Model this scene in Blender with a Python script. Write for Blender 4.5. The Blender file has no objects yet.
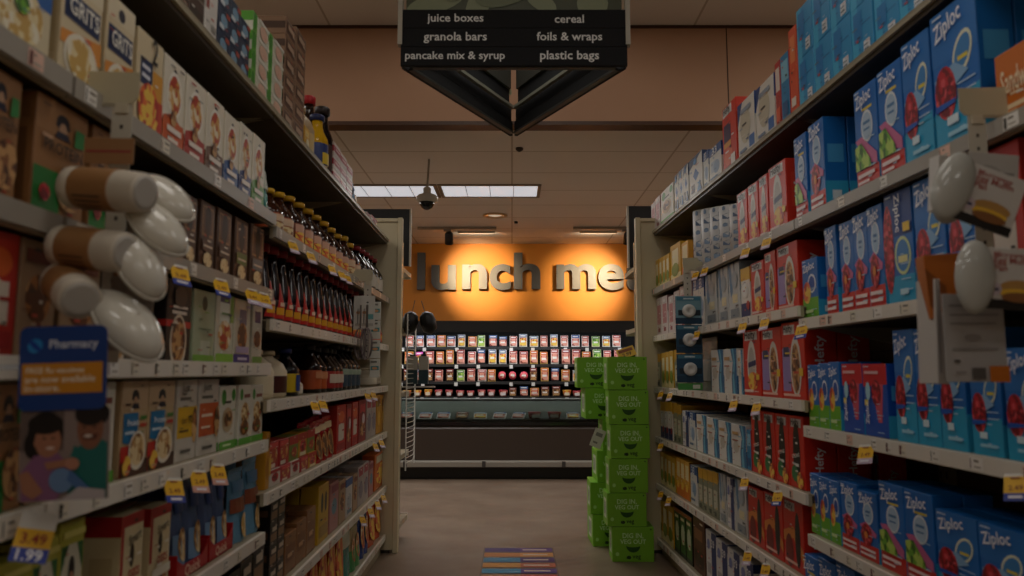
import bpy, bmesh, math, random
from mathutils import Matrix, Vector
random.seed(7)
R = math.radians; PI = math.pi
sc = bpy.context.scene
col = sc.collection
sc.view_settings.view_transform = 'Standard'
sc.view_settings.look = 'None'
sc.view_settings.gamma = 1
sc.view_settings.use_curve_mapping = False
sc.view_settings.exposure = 0.0

# ------------------------------------------------------------------ camera
F = 750.0; TH = math.atan(83 / 750); CT, ST = math.cos(TH), math.sin(TH); EYE = 1.2
cd = bpy.data.cameras.new('camera'); cam = bpy.data.objects.new('camera', cd); col.objects.link(cam)
cam.location = (0, 0, EYE); cam.rotation_euler = (PI / 2 + TH, 0, 0)
cd.sensor_width = 36; cd.lens = F / 1024 * 36; cd.clip_start = .02; cd.clip_end = 60
cd.dof.use_dof = True; cd.dof.focus_distance = 6.5; cd.dof.aperture_fstop = 3.2
sc.camera = cam

# ------------------------------------------------------------------ materials
def lin(v): return v / 12.92 if v <= .04045 else ((v + .055) / 1.055) ** 2.4
def hexc(h): return tuple(lin(int(h[i:i + 2], 16) / 255) for i in (0, 2, 4)) + (1,)
MC = {}
def bsdf(name):
    m = bpy.data.materials.new(name); m.use_nodes = True
    return m, m.node_tree.nodes, m.node_tree.links, m.node_tree.nodes['Principled BSDF']
FOOD = {'berry': ('c21f2b', '7d0f1e', 'e0525a', 90), 'oats': ('c79a5e', 'ead2a0', '8a5a2c', 80), 'mixed': ('d8a45a', 'b8432c', 'efe0c0', 60),
        'green': ('6fae2e', 'b9d860', '3d6e1c', 60), 'nuts': ('8a5630', 'c99a63', '54301a', 70), 'fruit': ('e8743a', 'f4c84e', 'b7352a', 55),
        'meat': ('b5473a', 'e7a18c', '8a2d28', 40), 'cookie': ('b9793c', '6b3c1c', 'e0b070', 45), 'grits': ('ead9a8', 'd0a95c', 'f3ead0', 55)}
def mat(k):
    if k in MC: return MC[k]
    if k.startswith('F:'):
        a, b, c, scl = FOOD[k[2:]]
        m, n, l, p = bsdf('print_' + k[2:])
        tc = n.new('ShaderNodeTexCoord'); vo = n.new('ShaderNodeTexVoronoi'); vo.inputs['Scale'].default_value = scl
        rr = n.new('ShaderNodeValToRGB'); rr.color_ramp.interpolation = 'CONSTANT'
        e = rr.color_ramp.elements; e[0].color = hexc(a); e[1].position = .45; e[1].color = hexc(b)
        x = e.new(.75); x.color = hexc(c)
        l.new(tc.outputs['Object'], vo.inputs['Vector']); l.new(vo.outputs['Color'], rr.inputs[0]); l.new(rr.outputs[0], p.inputs['Base Color'])
        p.inputs['Roughness'].default_value = .45
    else:
        h, _, opt = k.partition('/')
        m, n, l, p = bsdf('paint_' + h + opt)
        p.inputs['Base Color'].default_value = hexc(h)
        p.inputs['Roughness'].default_value = .45
        if opt == 'm': p.inputs['Metallic'].default_value = .9; p.inputs['Roughness'].default_value = .35
        if opt == 'b': p.inputs['Metallic'].default_value = .85; p.inputs['Roughness'].default_value = .55
        if opt == 'g': p.inputs['Roughness'].default_value = .12
        if opt == 'r': p.inputs['Roughness'].default_value = .85
        if opt == 's':     # satin coated steel with faint dust mottling
            nt = n.new('ShaderNodeTexNoise'); nt.inputs['Scale'].default_value = 9; nt.inputs['Detail'].default_value = 6
            mr = n.new('ShaderNodeMapRange'); mr.inputs[3].default_value = .3; mr.inputs[4].default_value = .55
            l.new(nt.outputs[0], mr.inputs[0]); l.new(mr.outputs[0], p.inputs['Roughness'])
        if opt == 'f': # crinkled film
            nt = n.new('ShaderNodeTexNoise'); nt.inputs['Scale'].default_value = 25
            bp = n.new('ShaderNodeBump'); bp.inputs['Strength'].default_value = .5; bp.inputs['Distance'].default_value = .01
            l.new(nt.outputs[0], bp.inputs['Height']); l.new(bp.outputs[0], p.inputs['Normal']); p.inputs['Roughness'].default_value = .25
        if opt == 't': # clear plastic / glass
            tr = n.new('ShaderNodeBsdfTransparent'); tr.inputs[0].default_value = hexc(h)
            gl = n.new('ShaderNodeBsdfGlossy'); gl.inputs['Roughness'].default_value = .08
            mx = n.new('ShaderNodeMixShader'); fr = n.new('ShaderNodeFresnel'); fr.inputs[0].default_value = 1.5
            l.new(fr.outputs[0], mx.inputs[0]); l.new(tr.outputs[0], mx.inputs[1]); l.new(gl.outputs[0], mx.inputs[2])
            l.new(mx.outputs[0], n['Material Output'].inputs['Surface'])
    MC[k] = m
    return m
def emis(name, h, st):
    m, n, l, p = bsdf(name); p.inputs['Base Color'].default_value = hexc(h)
    p.inputs['Emission Color'].default_value = hexc(h); p.inputs['Emission Strength'].default_value = st
    MC['E:' + name] = m; return 'E:' + name

# ------------------------------------------------------------------ text to polygons
TC = {}
def text_poly(s, bold=.015, res=2):
    if s in TC: return TC[s]
    cu = bpy.data.curves.new('t', 'FONT'); cu.body = s; cu.resolution_u = res; cu.offset = bold; cu.align_x = 'LEFT'; cu.fill_mode = 'FRONT'
    o = bpy.data.objects.new('t', cu); col.objects.link(o)
    dg = bpy.context.evaluated_depsgraph_get(); dg.update()
    me = bpy.data.meshes.new_from_object(o.evaluated_get(dg))
    V = [(v.co.x, v.co.y) for v in me.vertices]; P = [tuple(p.vertices) for p in me.polygons]
    bpy.data.objects.remove(o); bpy.data.curves.remove(cu); bpy.data.meshes.remove(me)
    x0 = min(v[0] for v in V); x1 = max(v[0] for v in V); y0 = min(v[1] for v in V); y1 = max(v[1] for v in V)
    TC[s] = ([(v[0] - x0, v[1] - y0) for v in V], P, x1 - x0, y1 - y0)
    return TC[s]

# ------------------------------------------------------------------ mesh builder
class MB:
    def __init__(s): s.v = []; s.f = []; s.m = []; s.k = []; s.sm = []
    def mi(s, k):
        if k not in s.k: s.k.append(k)
        return s.k.index(k)
    def face(s, pts, k, smooth=False):
        b = len(s.v); s.v += [tuple(p) for p in pts]; s.f.append(tuple(range(b, b + len(pts)))); s.m.append(s.mi(k)); s.sm.append(smooth)
    def raw(s, V, Fs, k, smooth=False):
        b = len(s.v); s.v += [tuple(p) for p in V]; i = s.mi(k)
        for f in Fs: s.f.append(tuple(b + q for q in f)); s.m.append(i); s.sm.append(smooth)
    def box(s, a, b, k, bev=0, top=None, M=None):
        x0, y0, z0 = a; x1, y1, z1 = b; e = bev
        if e <= 0:
            V = [(x0,y0,z0),(x1,y0,z0),(x1,y1,z0),(x0,y1,z0),(x0,y0,z1),(x1,y0,z1),(x1,y1,z1),(x0,y1,z1)]
            Fs = [(0,3,2,1),(4,5,6,7),(0,1,5,4),(1,2,6,5),(2,3,7,6),(3,0,4,7)]
        else:
            ring = lambda z, q: [(x0+e,y0+q,z),(x1-e,y0+q,z),(x1-q,y0+e,z),(x1-q,y1-e,z),(x1-e,y1-q,z),(x0+e,y1-q,z),(x0+q,y1-e,z),(x0+q,y0+e,z)]
            V = ring(z0, e) + ring(z0+e, 0) + ring(z1-e, 0) + ring(z1, e)
            Fs = [tuple(range(7,-1,-1)), tuple(range(24,32))]
            for r in range(3):
                for i in range(8):
                    j = (i+1) % 8; Fs.append((r*8+i, r*8+j, r*8+8+j, r*8+8+i))
        if M: V = [tuple(M @ Vector(p)) for p in V]
        s.raw(V, Fs, k)
    def lathe(s, prof, k, n=20, c=(0,0,0), axis='z', smooth=True, M=None):
        V = []; Fs = []
        for (r, z) in prof:
            for i in range(n):
                t = 2*PI*i/n; V.append((c[0]+r*math.cos(t), c[1]+r*math.sin(t), c[2]+z))
        for a in range(len(prof)-1):
            for i in range(n):
                j = (i+1) % n; Fs.append((a*n+i, a*n+j, (a+1)*n+j, (a+1)*n+i))
        Fs.append(tuple(range(n-1,-1,-1))); Fs.append(tuple(range((len(prof)-1)*n, len(prof)*n)))
        if M: V = [tuple(M @ Vector(p)) for p in V]
        s.raw(V, Fs, k, smooth)
    def tube(s, pts, r, k, n=6):
        pts = [Vector(p) for p in pts]; V = []; Fs = []
        for i, p in enumerate(pts):
            t = (pts[min(i+1, len(pts)-1)] - pts[max(i-1, 0)]).normalized()
            a = t.cross(Vector((0,0,1)) if abs(t.z) < .9 else Vector((1,0,0))).normalized(); b = t.cross(a)
            for j in range(n):
                w = 2*PI*j/n; V.append(p + a*r*math.cos(w) + b*r*math.sin(w))
        for i in range(len(pts)-1):
            for j in range(n):
                q = (j+1) % n; Fs.append((i*n+j, i*n+q, (i+1)*n+q, (i+1)*n+j))
        Fs.append(tuple(range(n))); Fs.append(tuple(range((len(pts)-1)*n, len(pts)*n)))
        s.raw(V, Fs, k, True)
    def prism(s, pts, y0, y1, k):     # outline in x,z extruded along y
        n = len(pts); V = [(x, y0, z) for x, z in pts] + [(x, y1, z) for x, z in pts]
        s.raw(V, [tuple(range(n)), tuple(range(2*n-1, n-1, -1))] + [(i, i+n, (i+1) % n + n, (i+1) % n) for i in range(n)], k)
    def xprism(s, pts, x0, x1, k):    # outline in y,z extruded along x
        n = len(pts); V = [(x0, y, z) for y, z in pts] + [(x1, y, z) for y, z in pts]
        s.raw(V, [tuple(range(n-1, -1, -1)), tuple(range(n, 2*n))] + [(i, (i+1) % n, (i+1) % n + n, i+n) for i in range(n)], k)
    def art(s, els, fn, W, H, lay=.0007):
        """flat printed shapes; fn(x,y,layer) maps metres on the face to 3D"""
        for i, e in enumerate(els):
            d = lay*(i+1); t = e[0]
            if t == 'r':
                _, x0, y0, x1, y1, k = e; s.face([fn(x0*W,y0*H,d), fn(x1*W,y0*H,d), fn(x1*W,y1*H,d), fn(x0*W,y1*H,d)], k)
            elif t == 'e':
                cx, cy, rx, ry, k = e[1:6]; a = R(e[6]) if len(e) > 6 else 0; P = []
                for q in range(18):
                    w = 2*PI*q/18; x = rx*W*math.cos(w); y = ry*W*math.sin(w)
                    P.append(fn(cx*W + x*math.cos(a) - y*math.sin(a), cy*H + x*math.sin(a) + y*math.cos(a), d))
                s.face(P, k)
            elif t == 'p': s.face([fn(x*W, y*H, d) for x, y in e[1]], e[2])
            elif t == 't':
                _, st, cx, cy, w, k = e[:6]; a = R(e[6]) if len(e) > 6 else 0
                V, P, tw, th = text_poly(st); f = w*W/tw; fy = f*(e[7] if len(e) > 7 else 1); Q = []
                for x, y in V:
                    x = (x-tw/2)*f; y = (y-th/2)*fy
                    Q.append(fn(cx*W + x*math.cos(a) - y*math.sin(a), cy*H + x*math.sin(a) + y*math.cos(a), d))
                s.raw(Q, P, k)
    def build(s, name, parent=None, smooth=None):
        me = bpy.data.meshes.new(name); me.from_pydata(s.v, [], s.f)
        for k in s.k: me.materials.append(mat(k))
        me.polygons.foreach_set('material_index', s.m); me.polygons.foreach_set('use_smooth', s.sm); me.update()
        o = bpy.data.objects.new(name, me); col.objects.link(o)
        if parent: o.parent = parent
        return o
def empty(name, loc=(0,0,0), rz=0):
    o = bpy.data.objects.new(name, None); col.objects.link(o); o.location = loc; o.rotation_euler = (0,0,rz); o.empty_display_size = .05; return o
def tag(o, label, cat, group=None):
    n = len(label.split())
    if not 4 <= n <= 16: print('LABEL LENGTH', n, label)
    o['label'] = label; o['category'] = cat
    if group: o['group'] = group
    return o
def struct(o): o['kind'] = 'structure'; return o
def copy_tree(o, parent=None):
    c = o.copy(); col.objects.link(c)
    if parent: c.parent = parent
    for ch in list(o.children): copy_tree(ch, c)
    return c

# ------------------------------------------------------------------ the two rows of shelving: local frames
class Side:
    def __init__(s, a, X0, o):
        s.a, s.X0, s.o = a, X0, o
        s.d = Vector((math.sin(a), math.cos(a), 0)); s.n = Vector((o*math.cos(a), -o*math.sin(a), 0))
        s.rz = math.atan2(s.d.y, s.d.x) if o < 0 else math.atan2(-s.d.y, -s.d.x)
    def P(s, u, w, z): return Vector((s.X0, 0, 0)) + s.d*u + s.n*w + Vector((0, 0, z))
    def u(s, x, z, w=0):
        X0 = s.X0 + s.o*w*math.cos(s.a); dz = z - EYE; Y0 = -s.o*w*math.sin(s.a)
        return ((x-512)*(Y0*CT + dz*ST) - F*X0) / (F*math.sin(s.a) - (x-512)*math.cos(s.a)*CT)
    def z(s, y, u, w=0):
        Y = u*math.cos(s.a) - s.o*w*math.sin(s.a); k = (288-y)/F
        return EYE + Y*(k*CT+ST)/(CT-k*ST)
L = Side(-.0119, -.788, -1); RT = Side(-.0318, 1.134, 1)
def on_Y(x, y, Y):     # a point of the photo at depth Y
    k = (288-y)/F; dz = Y*(k*CT+ST)/(CT-k*ST); return Vector(((x-512)/F*(Y*CT+dz*ST), Y, EYE+dz))

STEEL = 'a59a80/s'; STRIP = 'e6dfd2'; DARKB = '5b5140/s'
def strip_mesh(length, x_sign, seed, plain=False):
    """price channel: tilted white strip with printed tickets; local x along shelf"""
    rnd = random.Random(seed); m = MB()
    m.box((0, -.012, -.036), (length, .0, .002), 'a39c90/s' if plain else STRIP)
    x = .03
    while x < length-.06:
        w = rnd.uniform(.028, .05)
        kk = rnd.choice(['f4f0e8', 'eae6dc', 'e8e0cc', 'e8c0ac', 'ece4d4'])
        m.face([(x,-.0127,-.032), (x+w,-.0127,-.032), (x+w,-.0127,-.002), (x,-.0127,-.002)], kk)
        q = rnd.choice([.08, .12, .5, .3])
        b_ = rnd.choice([.003, .003, .009]); m.face([(x+.003,-.0134,-.030), (x+.003+b_,-.0134,-.030), (x+.003+b_,-.0134,-.006), (x+.003,-.0134,-.006)], rnd.choice(['2c2824', '4a443c', '6a3a38']))
        m.face([(x+w*.35,-.0134,-.013), (x+w*(.4+q),-.0134,-.013), (x+w*(.4+q),-.0134,-.008), (x+w*.35,-.0134,-.008)], '8a8274')
        m.face([(x+w*.35,-.0134,-.026), (x+w*.85,-.0134,-.026), (x+w*.85,-.0134,-.022), (x+w*.35,-.0134,-.022)], 'b8b0a2')
        x += w + rnd.uniform(.012, .13) + (.16 if plain else 0)
    return m
SH = {}   # shelf key -> (side, z, words, u range)
def gondola(side, u0, u1, shelves, label, top, seed, base=.12):
    """one 4 ft bay: back panel, uprights, base, shelves with price strips"""
    root = empty('shelving_bay', side.P(u0, 0, 0) if side.o < 0 else side.P(u1, 0, 0), side.rz)
    ln = u1-u0-.004; D = .52
    tag(root, label, 'shelving', 'bays of cream steel shelving')
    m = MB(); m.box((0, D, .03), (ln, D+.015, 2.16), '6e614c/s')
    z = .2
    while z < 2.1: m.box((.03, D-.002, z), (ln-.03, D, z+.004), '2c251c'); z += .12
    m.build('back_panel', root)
    for x in (0.0, ln-.03):
        m = MB(); m.box((x, D-.03, 0), (x+.03, D-.003, 2.17), STEEL)
        for i in range(40): m.face([(x+.011, D-.0307, .12+i*.05), (x+.019, D-.0307, .12+i*.05), (x+.019, D-.0307, .145+i*.05), (x+.011, D-.0307, .145+i*.05)], '1c1812')
        m.build('upright', root)
    m = MB(); m.box((0, .02, 0), (ln, D-.04, base-.04), 'a89c82/s'); m.build('base', root)
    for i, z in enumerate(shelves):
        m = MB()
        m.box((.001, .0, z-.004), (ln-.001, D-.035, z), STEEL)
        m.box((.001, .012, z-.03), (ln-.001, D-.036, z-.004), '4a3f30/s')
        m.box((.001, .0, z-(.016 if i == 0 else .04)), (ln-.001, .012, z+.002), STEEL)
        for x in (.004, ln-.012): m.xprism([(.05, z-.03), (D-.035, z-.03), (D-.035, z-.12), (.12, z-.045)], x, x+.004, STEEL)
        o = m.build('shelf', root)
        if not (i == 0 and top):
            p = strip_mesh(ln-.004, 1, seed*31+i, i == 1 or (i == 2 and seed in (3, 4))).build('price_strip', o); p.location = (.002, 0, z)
    return root
ZL_far = [2.10, 1.692, 1.373, 1.101, .796, .440, .125]
ZL_near = [2.10, 1.73, 1.47, 1.223, .973, .676, .36, .12]
ZR_far = [2.16, 1.752, 1.434, 1.093, .765, .457, .103]
ZR_near = [2.16, 1.752, 1.385, 1.005, .632, .28, .103]
SL, SR, UE = 2.53, 2.71, 5.12
BAYS = []
BAYS.append(gondola(L, SL, (SL+UE)/2, ZL_far, 'cream steel shelving bay on the left holding syrup bottles', True, 1))
BAYS.append(gondola(L, (SL+UE)/2, UE, ZL_far, 'last cream steel shelving bay on the left before the end panel', True, 2))
BAYS.append(gondola(L, SL-1.22, SL, ZL_near, 'nearest left shelving bay holding oatmeal and granola boxes', True, 3))
BAYS.append(gondola(L, SL-2.44, SL-1.222, ZL_near, 'left shelving bay at the very edge of the photo', True, 4))
BAYS.append(gondola(RT, SR, (SR+UE)/2, ZR_far, 'cream steel shelving bay on the right holding red boxes', True, 5))
BAYS.append(gondola(RT, (SR+UE)/2, UE, ZR_far, 'last cream steel shelving bay on the right behind green cartons', True, 6))
BAYS.append(gondola(RT, SR-1.22, SR, ZR_near, 'nearest right shelving bay holding blue storage bag boxes', True, 7))
BAYS.append(gondola(RT, SR-2.44, SR-1.222, ZR_near, 'right shelving bay at the very edge of the photo', True, 8))
WORD = ['top', 'second', 'third', 'fourth', 'fifth', 'sixth', 'bottom', 'lowest']
for i, z in enumerate(ZL_far): SH['L%d' % i] = (L, z, 'far left %s shelf' % WORD[i] if i else 'left top shelf')
for i, z in enumerate(ZL_near): SH['M%d' % i] = (L, z, 'near left %s shelf' % WORD[i])
for i, z in enumerate(ZR_far): SH['R%d' % i] = (RT, z, 'far right %s shelf' % WORD[i] if i else 'right top shelf')
for i, z in enumerate(ZR_near): SH['Q%d' % i] = (RT, z, 'near right %s shelf' % WORD[i])

# end panels close the last bays
def end_panel(side, bay, wout):
    M = bay.matrix_basis.inverted() @ Matrix.Translation(side.P(UE+.004, 0, 0) if side.o < 0 else side.P(UE+.054, 0, 0)) @ Matrix.Rotation(side.rz, 4, 'Z')
    m = MB(); m.box((.012, -wout+.02, .02), (.038, 1.15, 2.23), 'd0c4a4/s', M=M); p = m.build('end_panel', bay)
    m = MB(); m.box((0, -wout-.005, 0), (.05, -wout+.03, 2.26), 'd8ccac/s', .004, M=M); m.build('edge_trim', p)
    m = MB(); m.box((.0, -wout+.03, 2.23), (.05, 1.15, 2.255), 'd8ccac/s', .003, M=M); m.build('top_trim', p)
    m = MB(); m.box((.008, -wout+.05, .0), (.042, 1.1, .02), '2a241c', M=M); m.build('kick_plate', p)
end_panel(L, BAYS[1], .085)
end_panel(RT, BAYS[5], .11)

# ------------------------------------------------------------------ package designs (front 0..1)
BL = '166cbc'; LB = '36a6d4'; DB = '15458f'
def rows_txt(x0, x1, y0, n, k, h=.012, gap=.02): return [('r', x0, y0-i*(h+gap), x1-(i % 2)*.15*(x1-x0), y0-i*(h+gap)+h, k) for i in range(n)]
BOX = {}
def B(key, W, D, H, body, front, side=(), name='carton', cat='box', top=None): BOX[key] = (W, D, H, body, list(front), list(side), name, cat)
zl_side = [('r',0,0,1,.3,LB), ('r',.15,.5,.85,.7,'4a9fd8'), ('r',.3,.1,.7,.2,'d8e6ee')]
B('zip_gallon', .20, .09, .27, BL, [('r',0,.62,1,1,'2674c0'), ('r',0,0,1,.3,'27a3cf'), ('p',[(0,.3),(1,.3),(1,.36),(0,.28)],'27a3cf'),
  ('t','Ziploc',.42,.86,.62,'f4f6fb',10), ('e',.68,.62,.24,.17,'e9ecd0',35), ('e',.68,.62,.20,.13,'3f86c4',35), ('r',.58,.57,.8,.6,'e8d24a'),
  ('p',[(.05,.52),(.5,.58),(.8,.48),(.5,.42),(.1,.4)],'8ab6dc'), ('e',.28,.40,.24,.26,'F:berry',15), ('p',[(.05,.28),(.5,.3),(.52,.33),(.05,.33)],'1257b8'), ('r',.3,.16,.55,.22,'d8eef8'), ('r',.3,.08,.85,.11,'9fd4ea')], zl_side, 'storage_bag_box')
B('zip_sand', .165, .08, .25, BL, [('r',0,0,1,.2,'d03026'), ('t','Ziploc',.48,.86,.7,'f4f6fb',6), ('r',.35,.76,.8,.785,'e8d24a'), ('e',.55,.6,.26,.24,'e6ecf2'), ('e',.55,.6,.22,.20,'b4cce2'), ('r',.4,.62,.7,.65,'4f7fb0'), ('r',.42,.56,.68,.58,'4f7fb0'),
  ('p',[(.02,.5),(.3,.52),(.95,.3),(.95,.2),(.6,.24)],'d06a9a'), ('p',[(.02,.43),(.3,.46),(.7,.26),(.7,.2),(.02,.2)],'F:green'), ('r',.1,.12,.85,.155,'f3dcdc'), ('r',.1,.06,.6,.085,'f3dcdc')], zl_side, 'storage_bag_box')
B('zip_red', .165, .08, .26, BL, [('r',0,0,1,.22,'d43228'), ('t','Ziploc',.48,.88,.75,'f4f6fb',6), ('e',.52,.68,.27,.26,'e6ecf2'), ('e',.52,.68,.22,.22,'a9c6e0'), ('r',.4,.69,.64,.72,'3d6fa8'), ('r',.42,.64,.6,.66,'3d6fa8'), ('p',[(.05,.48),(.4,.55),(.95,.42),(.9,.36),(.3,.4)],'d06a9a'),
  ('e',.42,.36,.3,.26,'F:berry'), ('e',.42,.36,.1,.08,'e88a3a'), ('r',.1,.13,.9,.165,'f6e6e4'), ('r',.1,.06,.9,.09,'f6e6e4')], zl_side, 'storage_bag_box')
B('zip_green', .11, .07, .18, BL, [('r',0,0,1,.35,'6ab42c'), ('t','Ziploc',.48,.84,.75,'f4f6fb',6), ('e',.62,.58,.26,.26,'e6ecf2'), ('e',.62,.58,.2,.2,'134fa8'), ('e',.3,.44,.25,.3,'F:fruit'), ('r',.15,.1,.7,.15,'cfe6a8')], zl_side, 'snack_bag_box')
B('zip_vert', .15, .08, .30, BL, [('r',0,0,1,.25,'27a3cf'), ('r',0,.6,1,1,DB), ('t','Ziploc',.5,.80,.34*2,'f4f6fb',-90,1.0), ('e',.1,.5,.2,.8,'F:berry'), ('e',.62,.42,.3,.34,'d8e4a8'), ('e',.62,.42,.24,.28,'3f86c4'), ('r',.45,.36,.8,.42,'e8e4a0'), ('r',.7,.62,.95,.7,'f0c93a'), ('r',.5,.08,.8,.13,'bfe2f0')], zl_side, 'storage_bag_box')
B('zip_slider', .14, .08, .22, '1450b0', [('p',[(0,.68),(1,.72),(1,1),(0,1)],'cc2028'), ('t','Ziploc',.2,.32,.5,'f4f6fb',90), ('p',[(.35,.72),(.85,.72),(.75,.2),(.6,.2)],'d2566a'), ('e',.55,.6,.2,.28,'F:berry'), ('r',.05,.42,.2,.5,'e8d24a'), ('r',.1,.86,.7,.9,'e8b8b8'), ('e',.24,.62,.1,.2,'a9d8e8')], zl_side, 'storage_bag_box')
B('blue_carton', .17, .22, .19, '2a95cc', [('r',0,.0,.3,1,'3fb0dc'), ('r',.45,.6,.9,.62,'1668a8'), ('r',.1,.35,.5,.9,'1d7fc0'), ('r',.55,.06,.85,.28,'e6ecf0'), ('r',.6,.1,.8,.13,'6a7a88'), ('r',.6,.18,.8,.2,'6a7a88')], [('r',.2,.3,.8,.6,'1d7fc0'), ('r',.55,.06,.85,.22,'e6ecf0')], 'shipping_carton', 'carton')
hef = [('r',.1,.84,.85,.97,'f2f0ee'), ('t','Hefty',.475,.905,.62,'16181c'), ('e',.5,.45,.26,.62,'dcdad2'), ('e',.5,.42,.2,.5,'b9b3aa'), ('p',[(.3,.42),(.75,.46),(.75,.54),(.3,.5)],'1e2a5a'), ('e',.55,.22,.3,.22,'F:fruit'), ('r',.05,.05,.6,.09,'f0d0c8'), ('r',.78,.24,.95,.32,'f0c93a')]
B('hefty_bag', .17, .1, .27, 'd9321c', hef, [('r',.2,.3,.8,.8,'e2452e'), ('t','Hefty',.5,.6,.9,'f2f0ee',90)], 'food_bag_box')
B('hefty_jumbo', .2, .12, .26, 'd9321c', [('r',.1,.84,.6,.96,'f2f0ee'), ('t','Hefty',.35,.90,.42,'16181c'), ('r',.02,.1,.38,.66,'9a86c0'), ('r',.08,.55,.34,.68,'1e2a5a'), ('e',.62,.42,.24,.5,'dcdad2'), ('e',.62,.4,.18,.42,'F:nuts'), ('r',.05,.04,.8,.07,'f0c0b0'), ('r',.8,.3,.95,.4,'f0c93a')], [('t','Hefty',.5,.6,.9,'f2f0ee',90)], 'food_bag_box')
B('hefty_trash', .15, .12, .26, 'd22e1c', [('r',.15,.84,.85,.96,'d8d4d0'), ('t','Hefty',.5,.9,.55,'16181c'), ('e',.5,.48,.24,.75,'15180f'), ('t','STRONG',.5,.45,.5,'e8e8e0',10), ('r',.3,.3,.62,.34,'e8e8e0'), ('e',.35,.2,.22,.2,'2e7a44'), ('e',.72,.12,.2,.2,'F:fruit')], [('t','Hefty',.5,.4,.8,'f2f0ee',90)], 'trash_bag_box')
B('hefty_drum', .19, .12, .24, 'd22e1c', [('r',.1,.84,.6,.96,'d8d4d0'), ('t','Hefty',.35,.9,.42,'16181c'), ('p',[(0,.5),(.5,.62),(1,.3),(1,.14),(.5,.45),(0,.35)],'e08a3c'), ('e',.72,.45,.13,.5,'15180f'), ('e',.3,.25,.2,.3,'7a1a14'), ('r',.1,.08,.7,.12,'f0c0b0')], [('t','Hefty',.5,.6,.9,'f2f0ee',90)], 'trash_bag_box')
B('red_white', .16, .12, .22, 'dc3a22', [('r',.05,.85,.7,.98,'f2f0ee'), ('t','Hefty',.38,.915,.5,'16181c'), ('r',.1,.45,.6,.72,'3a1c4a'), ('r',.1,.36,.6,.44,'e8a03a'), ('e',.4,.22,.3,.2,'e8683a'), ('r',.6,.05,.9,.2,'f0e6e0')], [('r',0,.5,1,.8,'e65030')], 'foil_box')
B('foil_white', .19, .12, .2, 'e6e2d8', [('p',[(0,.6),(.3,1),(0,1)],'16407e'), ('r',.65,.1,.95,.3,'2a6ab4'), ('e',.45,.55,.3,.34,'cfc6ae'), ('r',.2,.78,.8,.86,'9aa6b4'), ('r',.1,.1,.5,.15,'7d8ea6')], [('r',0,.6,1,1,'1d4f96'), ('r',.2,.2,.8,.5,'7aa2cc')], 'food_bag_box')
B('wave', .13, .12, .2, 'e6e4dc', [('p',[(.62,0),(1,0),(1,1),(.55,1),(.72,.7),(.6,.35)],'2b6f9e'), ('p',[(.72,0),(.86,0),(.8,.35),(.9,.7),(.78,1),(.68,1),(.78,.7),(.68,.35)],'6fb6d0'), ('e',.32,.45,.2,.22,'cdc6b8'), ('r',.1,.75,.5,.82,'c8a06a'), ('r',.1,.6,.5,.63,'b06a50')], [('r',0,0,1,.4,'2b6f9e')], 'trash_bag_box')
B('white_blue', .12, .14, .2, 'dcdcd6', [('r',0,.78,1,1,'1f4f90'), ('r',.15,.3,.6,.6,'b8c4d0'), ('e',.6,.4,.25,.3,'8aa4c0'), ('r',.1,.1,.7,.16,'5f7894'), ('t','33',.5,.88,.4,'f2f4f6')], [('r',0,.6,1,1,'1f4f90'), ('r',.1,.1,.9,.4,'e9e7e0')], 'wrap_box')
B('diamond', .13, .13, .21, 'dedcd4', [('p',[(0,.75),(1,1),(0,1)],'12315e'), ('p',[(.3,.55),(.5,.7),(.75,.52),(.5,.4)],'1f5fa6'), ('r',.15,.15,.4,.35,'3a2c24'), ('p',[(.6,.1),(.8,.35),(.95,.1)],'2d7cb8'), ('e',.5,.86,.12,.12,'3a86c4')], [('r',0,.7,1,1,'12315e')], 'wrap_box')
B('silver', .17, .15, .24, 'c9cbc8', [('p',[(0,1),(.25,1),(.4,.5),(.2,.4)],'5f86a8'), ('p',[(.5,1),(.6,1),(.55,.6)],'34506e'), ('r',.35,.3,.8,.45,'e8dcb0'), ('r',.2,.05,.9,.2,'8a9298'), ('e',.6,.7,.25,.2,'aab4ba')], [('r',0,.5,1,1,'9aa8b4')], 'trash_bag_box')
B('yellow_wh', .1, .14, .2, 'ece8e0', [('r',0,.75,1,1,'e8b62a'), ('r',0,0,1,.3,'1c2f66'), ('e',.5,.55,.3,.3,'f6f6f2'), ('e',.8,.25,.18,.18,'b0302a')], [('r',0,.7,1,1,'e8b62a')], 'trash_bag_box')
B('yellow_thin', .06, .2, .2, 'd9a827', [('r',0,.0,1,.2,'efe0a0'), ('r',.2,.4,.8,.85,'f0e4b8'), ('e',.5,.3,.35,.6,'8a9a3a')], [('r',0,0,1,1,'e0b02c'), ('r',.2,.3,.8,.7,'c8901c')], 'bag_box')
B('grey_yellow', .06, .2, .2, '8c8f78', [('r',0,.75,1,1,'d2a02a'), ('r',.15,.2,.85,.6,'c8c6ae'), ('r',.3,.05,.7,.15,'4a5240')], [('r',0,.8,1,1,'d2a02a')], 'bag_box')
B('orange_thin', .07, .2, .2, 'e2aa3a', [('r',0,0,1,.3,'e07a22'), ('r',.15,.5,.85,.9,'f0dca8'), ('e',.5,.3,.3,.3,'F:fruit')], [('r',0,0,1,1,'d89a30')], 'bag_box')
B('green_dark', .11, .2, .2, '23301a', [('r',.1,.1,.9,.9,'3f6a26'), ('e',.5,.5,.3,.4,'c8d0b0'), ('r',.2,.8,.8,.86,'e0d8b0'), ('r',0,.92,1,1,'a05a28')], [('r',0,0,1,1,'1c1a14')], 'lawn_bag_box')
B('brown_bag', .12, .2, .22, '5a3420', [('r',.1,.1,.9,.4,'38200f'), ('r',.15,.6,.85,.8,'8a5a3a')], [('r',.1,.2,.9,.8,'4c2a18')], 'lawn_bag_box')
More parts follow.
